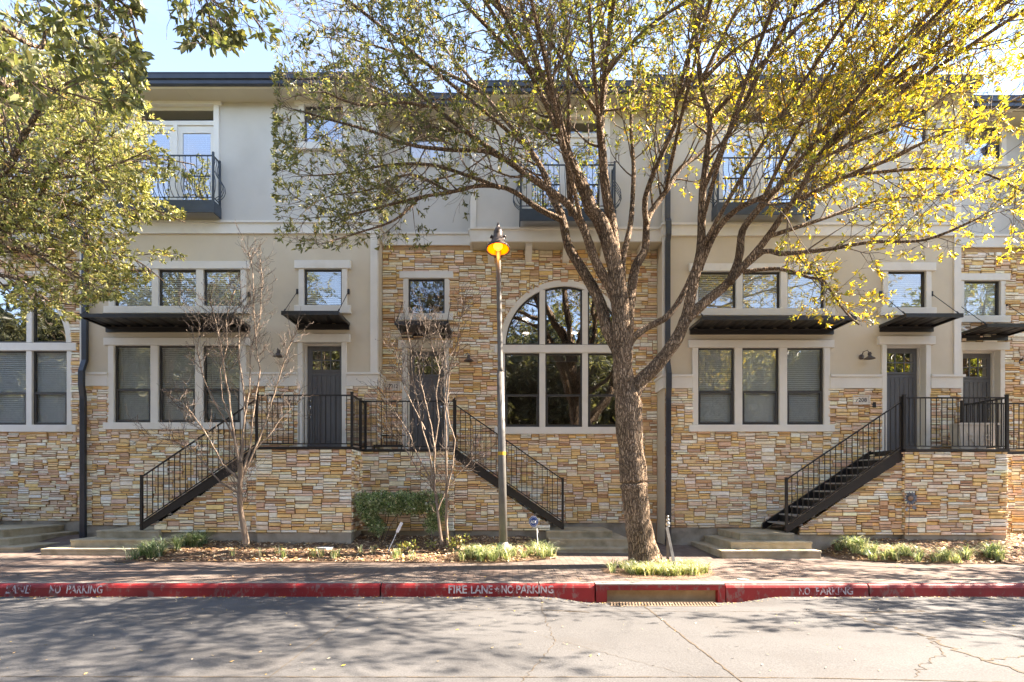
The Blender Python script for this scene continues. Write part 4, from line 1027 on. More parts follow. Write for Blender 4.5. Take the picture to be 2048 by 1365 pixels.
f1 = lambda x: 10.18 + .45*max(0, min(1, (x-(-.3))/1.2))**1.5 + .04*math.sin(x*2)
h1 = bed(-7.4, 1.05, f1, lambda y: -7.1+(y-10.2)*.22, lambda y: .98, lambda x, y: .05+.13*max(0, min(1, (y-10.2)/1.6)), 'planting_bed', 'mulched bed with leaf litter in front of the middle houses', seed=1)
h2 = bed(6.3, 18.0, lambda x: 10.15+.55*max(0, min(1, (7.4-x)/1.2)), lambda y: 6.35, lambda y: 18.2, lambda x, y: .08+.22*max(0, min(1, (y-10.2)/1.4)), 'planting_bed', 'mulched bed with leaf litter at the right, below the metal flower', seed=2)

def litter(hz, x0, x1, y0, y1, n, seed, name, label):
    rr = random.Random(seed); mb = MB()
    cols = [(.42,.30,.18),(.55,.42,.27),(.30,.19,.10),(.20,.11,.06),(.60,.50,.34),(.36,.22,.11),(.12,.07,.04),(.50,.30,.10)]
    for _ in range(n):
        x, y = rr.uniform(x0, x1), y0+(y1-y0)*rr.random()
        z, dd = hz(x, y)
        if dd < .0: continue
        L = rr.uniform(.02, .055); a_ = rr.uniform(0, 6.28); w = L*rr.uniform(.15, .4); tl = rr.uniform(-.5, .5); t2 = rr.uniform(-.4, .4)
        u = Vector((math.cos(a_), math.sin(a_), tl))*L; v = Vector((-math.sin(a_), math.cos(a_), t2))*w; p = Vector((x, y, z+.012+rr.random()*.012))
        c_ = rr.choice(cols); mb.setcol(tuple(min(.8, q_*1.3) for q_ in c_)); mb.quad(p-u, p-v, p+u, p+v)
    o = mb.build(name, M['litter']); return tag(o, label, kind='stuff')
litter(h1, -7.2, 1.0, 10.2, 12.1, 9000, 1, 'leaf_litter', 'dry fallen leaves over the middle planting bed')
litter(h2, 6.4, 13, 10.2, 12.4, 7000, 2, 'leaf_litter', 'dry fallen leaves over the right planting bed')
# loose leaves on street and pavement
rr = random.Random(5); mb = MB()
for _ in range(1500):
    if rr.random() < .75: x, y = rr.uniform(-8, 9), 8.19-abs(rr.gauss(0, .1))
    else: x, y = rr.uniform(-5, 6), rr.uniform(4.5, 8.1)
    z = road_z(y, x)+.006
    if rr.random() < .25: y = rr.uniform(8.5, 10.2); z = G(x, y)+.006
    L = rr.uniform(.006, .024); a_ = rr.uniform(0, 6.28); w = L*.4
    u = Vector((math.cos(a_), math.sin(a_), .15))*L; v = Vector((-math.sin(a_), math.cos(a_), .3))*w; p = Vector((x, y, z+.004))
    mb.setcol(rr.choice([(.40,.28,.12),(.55,.36,.05),(.30,.20,.1),(.5,.42,.3),(.25,.2,.12)])); mb.quad(p-u, p-v, p+u, p+v)
tag(mb.build('fallen_leaves', M['litter']), 'scattered fallen leaves along the kerb and on the street', kind='stuff')

# strap-leaved ground cover
def blades(mb, x, y, z, n, L, rr, cols, spread=1.0):
    for _ in range(n):
        a_ = rr.uniform(0, 6.283); ln = L*rr.uniform(.55, 1.15); out = ln*rr.uniform(.5, 1.0)*spread; w = rr.uniform(.005, .009)
        bx, by = x+rr.gauss(0, .03), y+rr.gauss(0, .03); dx, dy = math.cos(a_), math.sin(a_)
        hgt = math.sqrt(max(.05, ln*ln-out*out*.6))*.75
        c = rr.choice(cols); k = rr.uniform(.75, 1.2); mb.setcol((c[0]*k, c[1]*k, c[2]*k))
        prev = None
        for i in range(5):
            t = i/4; px_, py_ = bx+dx*out*t**1.3, by+dy*out*t**1.3; pz = z+hgt*(1.9*t-1.25*t*t)*1.25
            ww = w*(1-t*.85); q = ((px_-dy*ww, py_+dx*ww, pz), (px_+dy*ww, py_-dx*ww, pz))
            if prev: mb.quad(prev[0], prev[1], q[1], q[0])
            prev = q
GR = [(.12,.19,.09),(.17,.25,.12),(.09,.15,.07),(.28,.35,.20),(.50,.52,.40)]
GL = [(.28,.34,.16),(.42,.45,.24),(.62,.62,.46),(.22,.29,.13),(.70,.68,.56),(.46,.42,.22)]
def cover(pts, n, bl, L, cols, hz, label, seed, rad=.12):
    rr = random.Random(seed); mb = MB()
    for _ in range(n):
        i = rr.random()*(len(pts)-1); k = int(i); t = i-k; w = pts[k][2]*(1-t)+pts[k+1][2]*t
        x = pts[k][0]*(1-t)+pts[k+1][0]*t+rr.uniform(-w, w)*.5; y = pts[k][1]*(1-t)+pts[k+1][1]*t+rr.uniform(-w, w)
        blades(mb, x, y, hz(x, y)+.0, bl, L, rr, cols)
    return tag(mb.build('ground_cover', M['blade']), label, kind='stuff')
zh1 = lambda x, y: h1(x, y)[0]
zh2 = lambda x, y: h2(x, y)[0]
cover([(-6.85, 10.3, .18), (-6.55, 10.6, .3), (-6.25, 11.0, .25), (-6.0, 11.35, .15)], 24, 34, .44, GR, zh1, 'dark green strap-leaved clump right of the mossy steps', 1)
cover([(-1.05, 10.42, .16), (-.6, 10.45, .2), (-.1, 10.5, .2), (.45, 10.75, .24), (.85, 11.0, .2)], 34, 34, .36, GR[:4]+GL[:5], zh1, 'pale green strap-leaved clumps around the foot of the street lamp', 2)
cover([(1.75, 9.45, .3), (2.3, 9.3, .45), (2.8, 9.3, .45), (3.2, 9.4, .28)], 62, 30, .29, GL+[(.12,.18,.05)], lambda x, y: G(x, y)-.01, 'yellow-green strap-leaved ring around the foot of the big tree', 3)
cover([(6.6, 11.3, .15), (6.75, 10.9, .2), (7.0, 10.55, .22), (7.4, 10.38, .18), (8.0, 10.34, .15), (8.7, 10.36, .17), (9.3, 10.5, .15)], 44, 34, .35, GR+GL[:3], zh2, 'strap-leaved border along the front of the right bed', 4)
cover([(-5.2, 10.5, .12), (-3, 10.55, .15), (-1.2, 10.5, .1)], 16, 13, .16, GL+GR[:2], zh1, 'sparse small tufts along the front of the middle bed', 5)

# soil of the tree pit
mb = MB(); n = 30; cxp, cyp = 2.52, 9.38
for i in range(n):
    t0, t1 = 6.2832*i/n, 6.2832*(i+1)/n
    f = lambda t: (cxp+.92*math.cos(t), cyp+.78*math.sin(t))
    p, q = f(t0), f(t1); mb.tri((cxp, cyp, G(cxp, cyp)+.02), (p[0], p[1], G(*p)+.005), (q[0], q[1], G(*q)+.005))
tag(mb.build('tree_pit', M['mulch']), kind='structure')

# ------------------------------------------------------------------ foliage engine
class Leaves:
    def __init__(s, seed): s.rr = np.random.default_rng(seed); s.P = []; s.D = []; s.L = []; s.Cc = []
    def add(s, p, d, L, c): s.P.append(p); s.D.append(d); s.L.append(L); s.Cc.append(c)
    def build(s, name, mt, parent, aspect=.30, fold=.25, droop=.0):
        n = len(s.P); o0 = ORG.get(parent.name, Vector((0, 0, 0))) if parent else Vector((0, 0, 0))
        P = np.array(s.P, dtype=np.float64)-np.array(o0); D = np.array(s.D); D /= np.linalg.norm(D, axis=1)[:, None]+1e-9
        L = np.array(s.L)[:, None]; q = s.rr.normal(size=(n, 3)); S = np.cross(D, q); S /= np.linalg.norm(S, axis=1)[:, None]+1e-9; N = np.cross(D, S)
        w = L*aspect*.5*s.rr.uniform(.8, 1.25, size=(n, 1))
        V = np.empty((n, 6, 3))
        V[:, 0] = P; V[:, 5] = P+D*L-N*L*.08
        V[:, 1] = P+D*L*.35+S*w*.9+N*w*fold; V[:, 2] = P+D*L*.35-S*w*.9+N*w*fold
        V[:, 3] = P+D*L*.7+S*w*.75+N*w*fold*.6; V[:, 4] = P+D*L*.7-S*w*.75+N*w*fold*.6
        me = bpy.data.meshes.new(name); me.vertices.add(n*6); me.vertices.foreach_set('co', V.reshape(-1))
        fv = np.array([[0, 1, 3, 5], [0, 5, 4, 2]]); idx = (np.arange(n)[:, None, None]*6+fv[None]).reshape(-1)
        me.loops.add(n*8); me.loops.foreach_set('vertex_index', idx.astype(np.int32)); me.polygons.add(n*2)
        me.polygons.foreach_set('loop_start', (np.arange(n*2)*4).astype(np.int32)); me.update(calc_edges=True)
        ca = me.color_attributes.new('Col', 'FLOAT_COLOR', 'POINT')
        col = np.ones((n, 6, 4)); col[:, :, :3] = np.array(s.Cc)[:, None, :]; ca.data.foreach_set('color', col.reshape(-1))
        me.materials.append(mt); me.validate()
        o = bpy.data.objects.new(name, me); C.objects.link(o)
        if parent: o.parent = parent
        return o

def rvec(rr, s=1.0): return Vector((rr.gauss(0, s), rr.gauss(0, s), rr.gauss(0, s)))
class Grower:
    def __init__(g, seed, colfn, leafL, inside, leafok, trop=.12):
        g.rr = random.Random(seed); g.wood = MB(); g.tw = MB(); g.lv = Leaves(seed); g.colfn = colfn; g.leafL = leafL; g.inside = inside; g.leafok = leafok; g.trop = trop
        g.perTwig = (7, 12); g.bare = 0
    def leafcluster(g, p, d, n):
        rr = g.rr
        if not g.leafok(p, rr): return
        for _ in range(n):
            dd = (d*.7+rvec(rr, .55)+Vector((0, 0, -.12))); dd.normalize()
            q = p-d*rr.uniform(0, .10)
            g.lv.add(tuple(q), tuple(dd), g.leafL*rr.uniform(.6, 1.25), g.colfn(q, rr))
    def branch(g, p, d, L, r, lvl):
        rr = g.rr; seg = max(3, int(L/.16)) if lvl < 3 else 3
        pts = [p.copy()]; dirs = [d.copy()]; step = L/seg
        for i in range(seg):
            d = d+rvec(rr, .13 if lvl < 3 else .2)+Vector((0, 0, g.trop*(.6 if lvl < 2 else .3))); d.normalize()
            p = p+d*step
            if not g.inside(p): break
            pts.append(p.copy()); dirs.append(d.copy())
        if len(pts) < 2: return
        k = len(pts); rad = [max(.0022, r*(1-.75*i/(k-1))) for i in range(k)]
        (g.wood if r > .02 else g.tw).tube(pts, rad, 6 if r > .02 else (4 if r > .008 else 3), cap=False)
        if lvl == 3:
            g.leafcluster(pts[-1], dirs[-1], rr.randint(*g.perTwig))
            if k > 2 and rr.random() < .6: g.leafcluster(pts[k//2], dirs[k//2], rr.randint(1, 4))
            return
        nchild = {1: max(3, int(L/.24)), 2: max(3, int(L/.13))}[lvl]
        for i in range(nchild):
            t = rr.uniform(.18, .98); j = min(k-2, int(t*(k-1))); f = t*(k-1)-j; q = pts[j].lerp(pts[j+1], min(1, max(0, f))); dd = dirs[j+1]
            side = rvec(rr, 1); side -= dd*side.dot(dd); side.normalize()
            nd = (dd*.75+side*.75).normalized()
            if lvl == 1: g.branch(q, nd, L*rr.uniform(.3, .55), r*.5, 2)
            else: g.branch(q, nd, rr.uniform(.16, .36), max(.003, r*.5), 3)
        g.branch(pts[-1], dirs[-1], rr.uniform(.2, .35), max(.003, r*.3), 3) if lvl == 2 else g.branch(pts[-1], dirs[-1], L*.4, r*.4, 2)
    def limb(g, pts, rad, n=10, spawn=True, start=.25, every=.22, Lr=(.7, 1.6), side_bias=None):
        # smooth the polyline
        P = [Vector(p) for p in pts]; out = []; ro = []
        for i in range(len(P)-1):
            p0 = P[max(0, i-1)]; p1 = P[i]; p2 = P[i+1]; p3 = P[min(len(P)-1, i+2)]
            m = max(2, int((p2-p1).length/.12))
            for k in range(m):
                t = k/m; t2, t3 = t*t, t*t*t
                out.append(.5*((2*p1)+(p2-p0)*t+(2*p0-5*p1+4*p2-p3)*t2+(3*p1-p0-3*p2+p3)*t3)); ro.append((rad[i]*(1-t)+rad[i+1]*t)*(1+.035*math.sin(len(out)*1.9)+g.rr.uniform(-.02, .02)))
        out.append(P[-1]); ro.append(rad[-1])
        g.wood.tube(out, ro, n, cap=True)
        if not spawn: return
        total = 0; nxt = every*.5; Ltot = sum((out[i+1]-out[i]).length for i in range(len(out)-1))
        for i in range(len(out)-1):
            total += (out[i+1]-out[i]).length
            if total/Ltot < start: continue
            while total > nxt+start*Ltot:
                nxt += every*g.rr.uniform(.6, 1.4)
                d = (out[i+1]-out[i]).normalized(); s = rvec(g.rr, 1); s -= d*s.dot(d); s.normalize()
                nd = (d*.7+s*.8).normalized(); r0 = ro[i]
                g.branch(out[i], nd, g.rr.uniform(*Lr)*(1.05-.35*total/Ltot), min(.026, max(.009, r0*.42)), 1)
        d = (out[-1]-out[-2]).normalized()
        for _ in range(2): g.branch(out[-1], (d+rvec(g.rr, .25)).normalized(), g.rr.uniform(*Lr)*.8, max(.009, rad[-1]*.8), 1)
    def finish(g, root, mt='bark', names=('trunk', 'twigs', 'crown'), aspect=.30):
        g.wood.build(names[0], M[mt], root, smooth=True); g.tw.build(names[1], M['twig'], root)
        if g.lv.P: g.lv.build(names[2], M['leaf'], root, aspect=aspect)

def pick(rr, cs): return rr.choices([c[0] for c in cs], [c[1] for c in cs])[0]
GREEN = [((.085,.10,.04),3),((.13,.15,.055),3),((.19,.20,.07),2.4),((.32,.31,.13),1.6),((.27,.20,.06),.8)]
MIX = [((.12,.155,.04),3),((.19,.225,.05),3),((.32,.32,.06),2.2),((.44,.37,.05),1.4),((.08,.09,.03),1.3),((.40,.22,.04),.4)]
YEL = [((.50,.42,.05),3),((.60,.46,.05),2.6),((.30,.31,.06),2.6),((.56,.32,.04),1.2),((.16,.18,.05),1.6),((.58,.50,.30),.8)]
def jit(c, rr): k = rr.uniform(.75, 1.25); return (min(.75, c[0]*k*rr.uniform(.93, 1.07)), min(.7, c[1]*k), c[2]*k)
def wpx(p): return VX+p.x*F/max(1, p.y), HY-(p.z-EYE)*F/max(1, p.y)

# ------------------------------------------------------------------ the big street tree
Yt = 9.95
def conv(pts, y0, y1):
    n = len(pts); return [(X(px, y0+(y1-y0)*(i/(n-1))**1.15), y0+(y1-y0)*(i/(n-1))**1.15, Z(py, y0+(y1-y0)*(i/(n-1))**1.15)) for i, (px, py) in enumerate(pts)]
def col_main(p, rr):
    t = (p.x+.35*p.z*0-(-.6))/6.5 + rr.gauss(0, .14) + (.08 if p.z > 7 else -.02)
    return jit(pick(rr, GREEN if t < .18 else (MIX if t < .62 else YEL)), rr)
def in_main(p):
    if p.y > 11.75 and p.z < 10.6: return False
    if p.y < 3.6: return False
    if p.z < 3.9: return False
    if p.z > 12.5: return False
    x, y = wpx(p)
    if x < 545: return False
    # underside of the crown
    lim = 500 if x < 900 else (560 if x < 1350 else (655 if x < 1800 else 520))
    return y < lim
def leaf_main(p, rr):
    x, y = wpx(p)
    if y < -60: return rr.random() < .27
    if p.y < 8.3 and 900 < x: return rr.random() < .34
    if 880 < x < 1330 and y > 400: return rr.random() < .10
    if 880 < x < 1330 and y > 300: return rr.random() < .5
    if x < 760 and y < 120: return rr.random() < .35
    if x < 900 and y > 440: return rr.random() < .5
    if 590 < x < 920 and 190 < y < 340: return rr.random() < .42
    if x < 900: return rr.random() < .66
    return rr.random() < (.68 if x < 1500 else .78)
g = Grower(11, col_main, .080, in_main, leaf_main)
px2r = lambda w, y=Yt: w*.46*y/F
tr_pts = conv([(1296, 1152), (1292, 1128), (1285, 1095), (1275, 1040), (1270, 990), (1268, 972), (1267.5, 966), (1267, 960), (1266, 940), (1261, 890), (1258, 850), (1257, 812), (1252, 775)], Yt, Yt)
g.limb(tr_pts, [px2r(w)*.88 for w in (108, 86, 70, 62, 64, 67, 58, 66, 66, 60, 68, 66, 50)], n=18, spawn=False)
L_ = g.limb
LIMBS = []
def LB(pts, y1, ws, y0=Yt, **kw):
    sp = lambda v: v if v >= Yt-.2 else max(6.6, Yt-(Yt-v)*1.3)
    y1, y0 = sp(y1), sp(y0)
    LIMBS.append((pts, conv(pts, y0, y1)))
    ws = [ws[0]+(ws[-1]-ws[0])*(i/(len(pts)-1))**.75 for i in range(len(pts))] if len(ws) == 2 else ws
    g.limb(conv(pts, y0, y1), [max(.008, px2r(w)) for w in ws], **kw)
LB([(1258, 815), (1279, 766), (1312, 733), (1352, 681), (1371, 638)], Yt-.15, (36, 25), spawn=False, n=12)
LB([(1371, 640), (1388, 565), (1401, 500), (1403, 450), (1405, 384), (1414, 310), (1420, 237), (1402, 165), (1392, 60), (1385, -60)], 9.2, (24, 7), y0=Yt-.15, start=.45)
LB([(1398, 540), (1426, 474), (1457, 433), (1492, 409), (1536, 389), (1603, 340), (1700, 290), (1800, 250)], 8.6, (16, 5), y0=9.75, start=.3)
LB([(1371, 640), (1411, 604), (1457, 564), (1478, 515), (1485, 462), (1515, 421), (1549, 387), (1588, 319), (1626, 272), (1650, 228), (1672, 160), (1700, 60)], 10.4, (24, 6), y0=Yt-.15, start=.4)
LB([(1457, 566), (1500, 518), (1536, 474), (1565, 431), (1597, 387), (1641, 307), (1705, 246), (1764, 193), (1837, 129), (1900, 60)], 9.0, (19, 5), y0=9.85, start=.3)
LB([(1470, 552), (1527, 503), (1560, 508), (1650, 500), (1740, 485), (1850, 480), (1950, 440)], 8.7, (14, 4), y0=9.85, start=.3)
LB([(1486, 544), (1557, 538), (1621, 556), (1648, 562), (1665, 588), (1692, 626), (1718, 650)], 9.4, (9, 3), y0=9.8, start=.25, Lr=(.4, .8))
LB([(1597, 400), (1690, 354), (1764, 325), (1837, 290), (1925, 249), (2060, 185)], 9.6, (12, 4), y0=9.7, start=.1)
LB([(1640, 372), (1700, 352), (1850, 338), (1960, 345), (2040, 380)], 8.8, (9, 3), y0=9.6, start=.1)
LB([(1536, 474), (1640, 440), (1760, 400), (1880, 390), (2010, 350)], 10.5, (10, 3), y0=9.9, start=.2)
LB([(1641, 307), (1740, 200), (1860, 150), (1990, 90)], 10.8, (9, 3), y0=9.3, start=.1)
LB([(1250, 700), (1269, 674), (1296, 654), (1329, 638), (1355, 608), (1380, 560), (1395, 520)], 10.2, (17, 12), spawn=False)
LB([(1240, 705), (1216, 661), (1197, 598), (1164, 539), (1137, 493), (1123, 432), (1100, 386), (1091, 353), (1060, 300), (1010, 240), (960, 180), (900, 110)], 10.9, (32, 6), start=.5)
LB([(1245, 640), (1223, 580), (1197, 536), (1180, 493), (1164, 450), (1138, 412), (1112, 390), (1066, 359), (1040, 340), (990, 305), (930, 262), (870, 215), (815, 160), (790, 100)], 9.0, (26, 5), start=.45)
LB([(1123, 440), (1079, 419), (1046, 396), (1013, 377), (960, 372), (900, 385), (840, 395), (760, 415), (700, 430)], 9.6, (15, 4), y0=10.2, start=.3)
LB([(1040, 340), (980, 305), (900, 300), (820, 290), (740, 262), (660, 240), (600, 222)], 8.9, (12, 3), y0=9.5, start=.15)
LB([(1000, 376), (930, 350), (860, 330), (780, 330), (700, 345), (630, 352)], 9.8, (10, 3), y0=9.8, start=.15)
LB([(960, 180), (900, 150), (830, 120), (760, 95), (690, 75)], 9.6, (9, 3), y0=10.6, start=.1)
LB([(930, 262), (850, 250), (780, 190), (700, 160), (640, 150)], 10.6, (9, 3), y0=9.2, start=.1)
LB([(900, 385), (820, 350), (740, 380), (670, 390)], 10.6, (7, 3), y0=9.8, start=.1)
LB([(870, 215), (800, 205), (720, 210), (650, 185)], 8.0, (7, 3), y0=9.0, start=.1)
LB([(840, 395), (790, 440), (720, 465), (670, 480)], 9.0, (6, 3), y0=9.6, start=.1, Lr=(.4, .9))
LB([(1255, 810), (1247, 760), (1245, 700), (1243, 650), (1235, 560), (1216, 483), (1198, 438), (1182, 419), (1171, 386), (1158, 359), (1142, 326), (1134, 307), (1118, 252), (1097, 179), (1077, 138), (1060, 80), (1040, 0)], 9.5, [52, 44, 41, 41, 34, 32, 30, 28, 26, 24, 23, 22, 20, 17, 14, 11, 8], start=.6, n=14)
LB([(1143, 430), (1137, 350), (1135, 300), (1138, 240), (1136, 150), (1132, 60), (1125, -40)], 9.9, (14, 6), y0=9.75, start=.35)
LB([(1234, 550), (1227, 480), (1221, 432), (1213, 392), (1208, 352), (1205, 307), (1200, 237), (1211, 150), (1209, 110), (1200, 30), (1195, -60)], 10.1, (28, 12), start=.4)
LB([(1254, 690), (1258, 620), (1263, 582), (1272, 532), (1290, 500), (1293, 450), (1300, 428), (1331, 384), (1361, 337), (1402, 305), (1450, 240), (1500, 170)], 10.9, (28, 6), start=.45)
LB([(1293, 450), (1290, 400), (1310, 340), (1349, 252), (1352, 208), (1373, 164), (1380, 90)], 9.4, (14, 6), y0=10.3, start=.3)
LB([(1245, 560), (1246, 516), (1260, 455), (1265, 400), (1267, 331), (1262, 250), (1268, 160), (1260, 60)], 11.0, (16, 6), start=.4)
LB([(1200, 237), (1150, 160), (1080, 60), (1000, 10)], 8.3, (10, 5), y0=10, start=.1)
LB([(1211, 150), (1260, 90), (1330, 30), (1420, -20)], 8.5, (10, 5), y0=10, start=.1)
LB([(1402, 165), (1470, 100), (1560, 50), (1650, 10)], 8.6, (9, 4), y0=9.4, start=.1)
# limbs over the street, above the picture: each springs from a point of a traced limb
def at_px(p):
    best = min(((abs(a_[0]-p[0])+abs(a_[1]-p[1]), q) for P, Q in LIMBS for a_, q in zip(P, Q)), key=lambda t: t[0]); return best[1]
for p0, e in (((1205, 307), (0.4, 4.6, 8.6)), ((1171, 386), (-1.6, 5.0, 8.4)), ((1097, 179), (-3.4, 5.6, 9.0)), ((1142, 326), (-.6, 6.4, 9.6)), ((1405, 384), (4.4, 4.8, 8.4)), ((1331, 384), (2.6, 4.4, 8.5)),
              ((1420, 237), (6.6, 5.6, 9.0)), ((1211, 150), (1.6, 6.6, 10.6)), ((1352, 208), (3.6, 6.8, 10.4)), ((1118, 252), (-2.6, 7.4, 10.4)), ((1402, 165), (5.4, 7.8, 10.8)), ((1164, 450), (-.4, 4.6, 7.6)), ((1403, 450), (3.2, 4.3, 7.7)), ((1060, 300), (-4.4, 7.0, 9.0)),
              ((1200, 237), (1.4, 4.3, 9.0)), ((1060, 80), (-4.4, 5.4, 10.0)), ((1403, 500), (5.4, 4.5, 8.2)), ((1485, 462), (7.0, 4.7, 8.2)), ((1626, 272), (8.6, 5.6, 8.4)), ((1549, 387), (7.8, 6.4, 9.2)), ((1515, 421), (6.2, 5.8, 9.4)), ((1672, 160), (8.4, 4.8, 9.6)), ((1641, 307), (9.4, 6.6, 8.6)), ((1392, 60), (4.6, 5.6, 10.4))):
    q = at_px(p0); d_ = [e[k]-q[k] for k in range(3)]
    m1 = (q[0]+d_[0]*.25, q[1]+d_[1]*.22, q[2]+d_[2]*.38); m2 = (q[0]+d_[0]*.62, q[1]+d_[1]*.6, q[2]+d_[2]*.8)
    g.limb([q, m1, m2, e], [.036, .03, .022, .009], start=.22, every=.15, Lr=(.8, 1.7))
# scars and the girdle on the trunk
big = thing('street_tree', (X(1290, Yt), Yt, -.12), 'big tree with forked furrowed trunk and green to golden leaves', 'tree', 'street trees')
g.finish(big)
print('main leaves', len(g.lv.P), 'wood', len(g.wood.v), 'twig', len(g.tw.v))

# ------------------------------------------------------------------ left street tree (trunk out of view)
def in_left(p):
    if p.y > 11.7 and p.z < 10.6: return False
    if p.z < 4.0 or p.z > 11 or p.y < 6.3: return False
    x, y = wpx(p)
    edge = 235 if y < 130 else (270 if y < 200 else (300 if y < 520 else (290 if y < 600 else 180)))
    if 230 < y < 560: edge += 120*max(0, math.sin(y/13.5+1.0))**2*(1 if 330 < y < 470 or y < 290 else .5)
    edge += 38*math.sin(y/21.0+p.y*2)+24*math.sin(y/8.0+p.y*5)-12
    return x < edge and y < 640+20*math.sin(x/17.0)
LEFTC = [((.16,.18,.06),3),((.27,.28,.10),3),((.38,.38,.15),2.6),((.52,.50,.26),1.8),((.10,.11,.045),1.2),((.46,.30,.14),.4)]
g = Grower(21, lambda p, rr: jit(pick(rr, LEFTC), rr), .076, in_left, lambda p, rr: rr.random() < .95, trop=.05)
g.perTwig = (8, 13)
tl = (-9.9, 9.2)
def LL(pts, ws, **kw): kw.setdefault('every', .13); g.limb(pts, [w*.5 for w in ws], **kw)
g.limb([(tl[0], tl[1], -.1), (tl[0]+.05, tl[1], 1.5), (tl[0]+.1, tl[1], 3.0), (tl[0]+.2, tl[1], 4.0)], [.28, .21, .2, .18], n=14, spawn=False)
def PY(px, py, y): return (X(px, y), y, Z(py, y))
base = (tl[0]+.2, tl[1], 3.9)
LL([base, PY(-120, 500, 9.3), PY(0, 472, 9.3), PY(29, 448, 9.3), PY(82, 398, 9.2), PY(92, 360, 9.1), PY(117, 322, 9.0), PY(170, 280, 8.9), PY(230, 215, 8.8)], (.22, .16, .13, .12, .10, .09, .07, .05, .03), start=.3)
LL([base, PY(-100, 520, 9.6), PY(0, 460, 9.8), PY(60, 455, 9.9), PY(103, 451, 10), PY(141, 419, 10.1), PY(175, 400, 10.2), PY(205, 369, 10.2), PY(264, 322, 10.2), PY(330, 320, 10.2), PY(390, 330, 10.2)], (.2, .13, .11, .1, .08, .07, .06, .05, .04, .03, .015), start=.3)
LL([base, PY(-60, 420, 8.6), PY(10, 340, 8.4), PY(60, 250, 8.3), PY(110, 180, 8.2), PY(190, 150, 8.2)], (.2, .13, .1, .08, .05, .03), start=.25)
LL([base, PY(-60, 350, 9.6), PY(0, 240, 9.8), PY(60, 150, 10), PY(150, 170, 10.3), PY(240, 190, 10.4)], (.2, .12, .09, .07, .05, .03), start=.25)
LL([PY(60, 455, 9.9), PY(130, 480, 10), PY(200, 500, 10.1), PY(270, 520, 10.1), PY(330, 565, 10.1)], (.06, .05, .035, .025, .012), start=.1, Lr=(.5, 1.0))
LL([PY(-40, 545, 9.4), PY(40, 560, 9.3), PY(90, 600, 9.2), PY(150, 610, 9.2)], (.08, .05, .03, .012), start=.1, Lr=(.4, .9))
LL([PY(0, 472, 9.3), PY(60, 500, 9.0), PY(120, 540, 8.8), PY(170, 560, 8.8)], (.07, .05, .03, .015), start=.1, Lr=(.5, .9))
LL([PY(205, 369, 10.2), PY(250, 400, 10.1), PY(310, 420, 10), PY(370, 445, 10)], (.04, .03, .02, .01), start=.1, Lr=(.5, .9))
LL([PY(117, 322, 9.0), PY(60, 290, 8.8), PY(20, 220, 8.7), PY(0, 120, 8.6)], (.06, .04, .03, .02), start=.1)
LL([PY(92, 360, 9.1), PY(160, 350, 8.7), PY(230, 330, 8.5), PY(300, 300, 8.4)], (.05, .035, .025, .015), start=.1)
LL([PY(-60, 350, 9.6), PY(40, 330, 10.4), PY(120, 260, 10.8), PY(210, 240, 11)], (.07, .05, .03, .02), start=.1)
ltree = thing('street_tree', (tl[0], tl[1], -.1), 'leafy olive-green tree reaching in from the left edge over the balcony', 'tree', 'street trees')
g.finish(ltree, aspect=.36)
print('left leaves', len(g.lv.P))

# ------------------------------------------------------------------ tree overhanging from behind the camera on the left
def in_over(p):
    if p.z > 9.5: return False
    if p.y < -6 or p.y > 6.5: return False
    if p.y > 1.5:
        x, y = wpx(p)
        if -40 < x: 
            if x < 285: return y < 215
            if 330 < x < 545: return y < 96
            return False
        return p.z > 4
    return p.z > 3
NEARC = [((.11,.125,.055),3),((.16,.18,.07),3),((.24,.25,.10),2),((.34,.33,.16),1.2)]
g = Grower(31, lambda p, rr: jit(pick(rr, NEARC), rr), .098, in_over, lambda p, rr: rr.random() < .62, trop=-.02)
g.perTwig = (5, 9)
to = (-7.2, -2.2)
g.limb([(to[0], to[1], -.1), (to[0]+.05, to[1], 1.5), (to[0]+.1, to[1]+.1, 3.2)], [.26, .19, .17], n=12, spawn=False)
bo = (to[0]+.1, to[1]+.1, 3.1)
g.limb([bo, (-6.6, 0, 5.2), (-5.8, 2.2, 6.2), PY(-20, 40, 4.6), PY(100, 60, 5.1), PY(200, 110, 5.4)], [.10, .08, .045, .02, .014, .008], start=.3, every=.3, Lr=(.5, 1.0))
g.limb([bo, (-6.4, .5, 5.8), (-5.4, 2.6, 7.0), PY(60, -60, 5.2), PY(330, -60, 5.4), PY(470, -5, 5.6), PY(530, 70, 5.7)], [.10, .08, .06, .035, .02, .012, .006], start=.35, every=.2, Lr=(.4, .75))
g.limb([bo, (-6.9, .8, 4.9), (-6.3, 2.5, 5.6), PY(-90, 120, 4.4), PY(40, 160, 4.8), PY(150, 190, 5.0)], [.10, .06, .03, .016, .012, .007], start=.35, every=.32, Lr=(.4, .8))
g.limb([PY(60, -60, 5.2), PY(180, -30, 5.0), PY(260, 20, 5.2), PY(275, 110, 5.3)], [.03, .02, .012, .006], start=.05, every=.16, Lr=(.35, .6))
g.limb([PY(330, -60, 5.4), PY(400, -30, 5.2), PY(420, 40, 5.2)], [.015, .012, .006], start=.05, every=.13, Lr=(.3, .5))
for aa in range(5):
    t = 2.2+aa*.75; g.limb([bo, (to[0]+1.6*math.cos(t), to[1]+1.6*math.sin(t), 5.2), (to[0]+3*math.cos(t), to[1]+3*math.sin(t), 6.8)], [.1, .06, .03], start=.3)
otree = thing('street_tree', (to[0], to[1], -.1), 'large-leaved tree whose near branches hang into the top left corner', 'tree', 'street trees')
g.finish(otree, aspect=.42)
print('over leaves', len(g.lv.P))

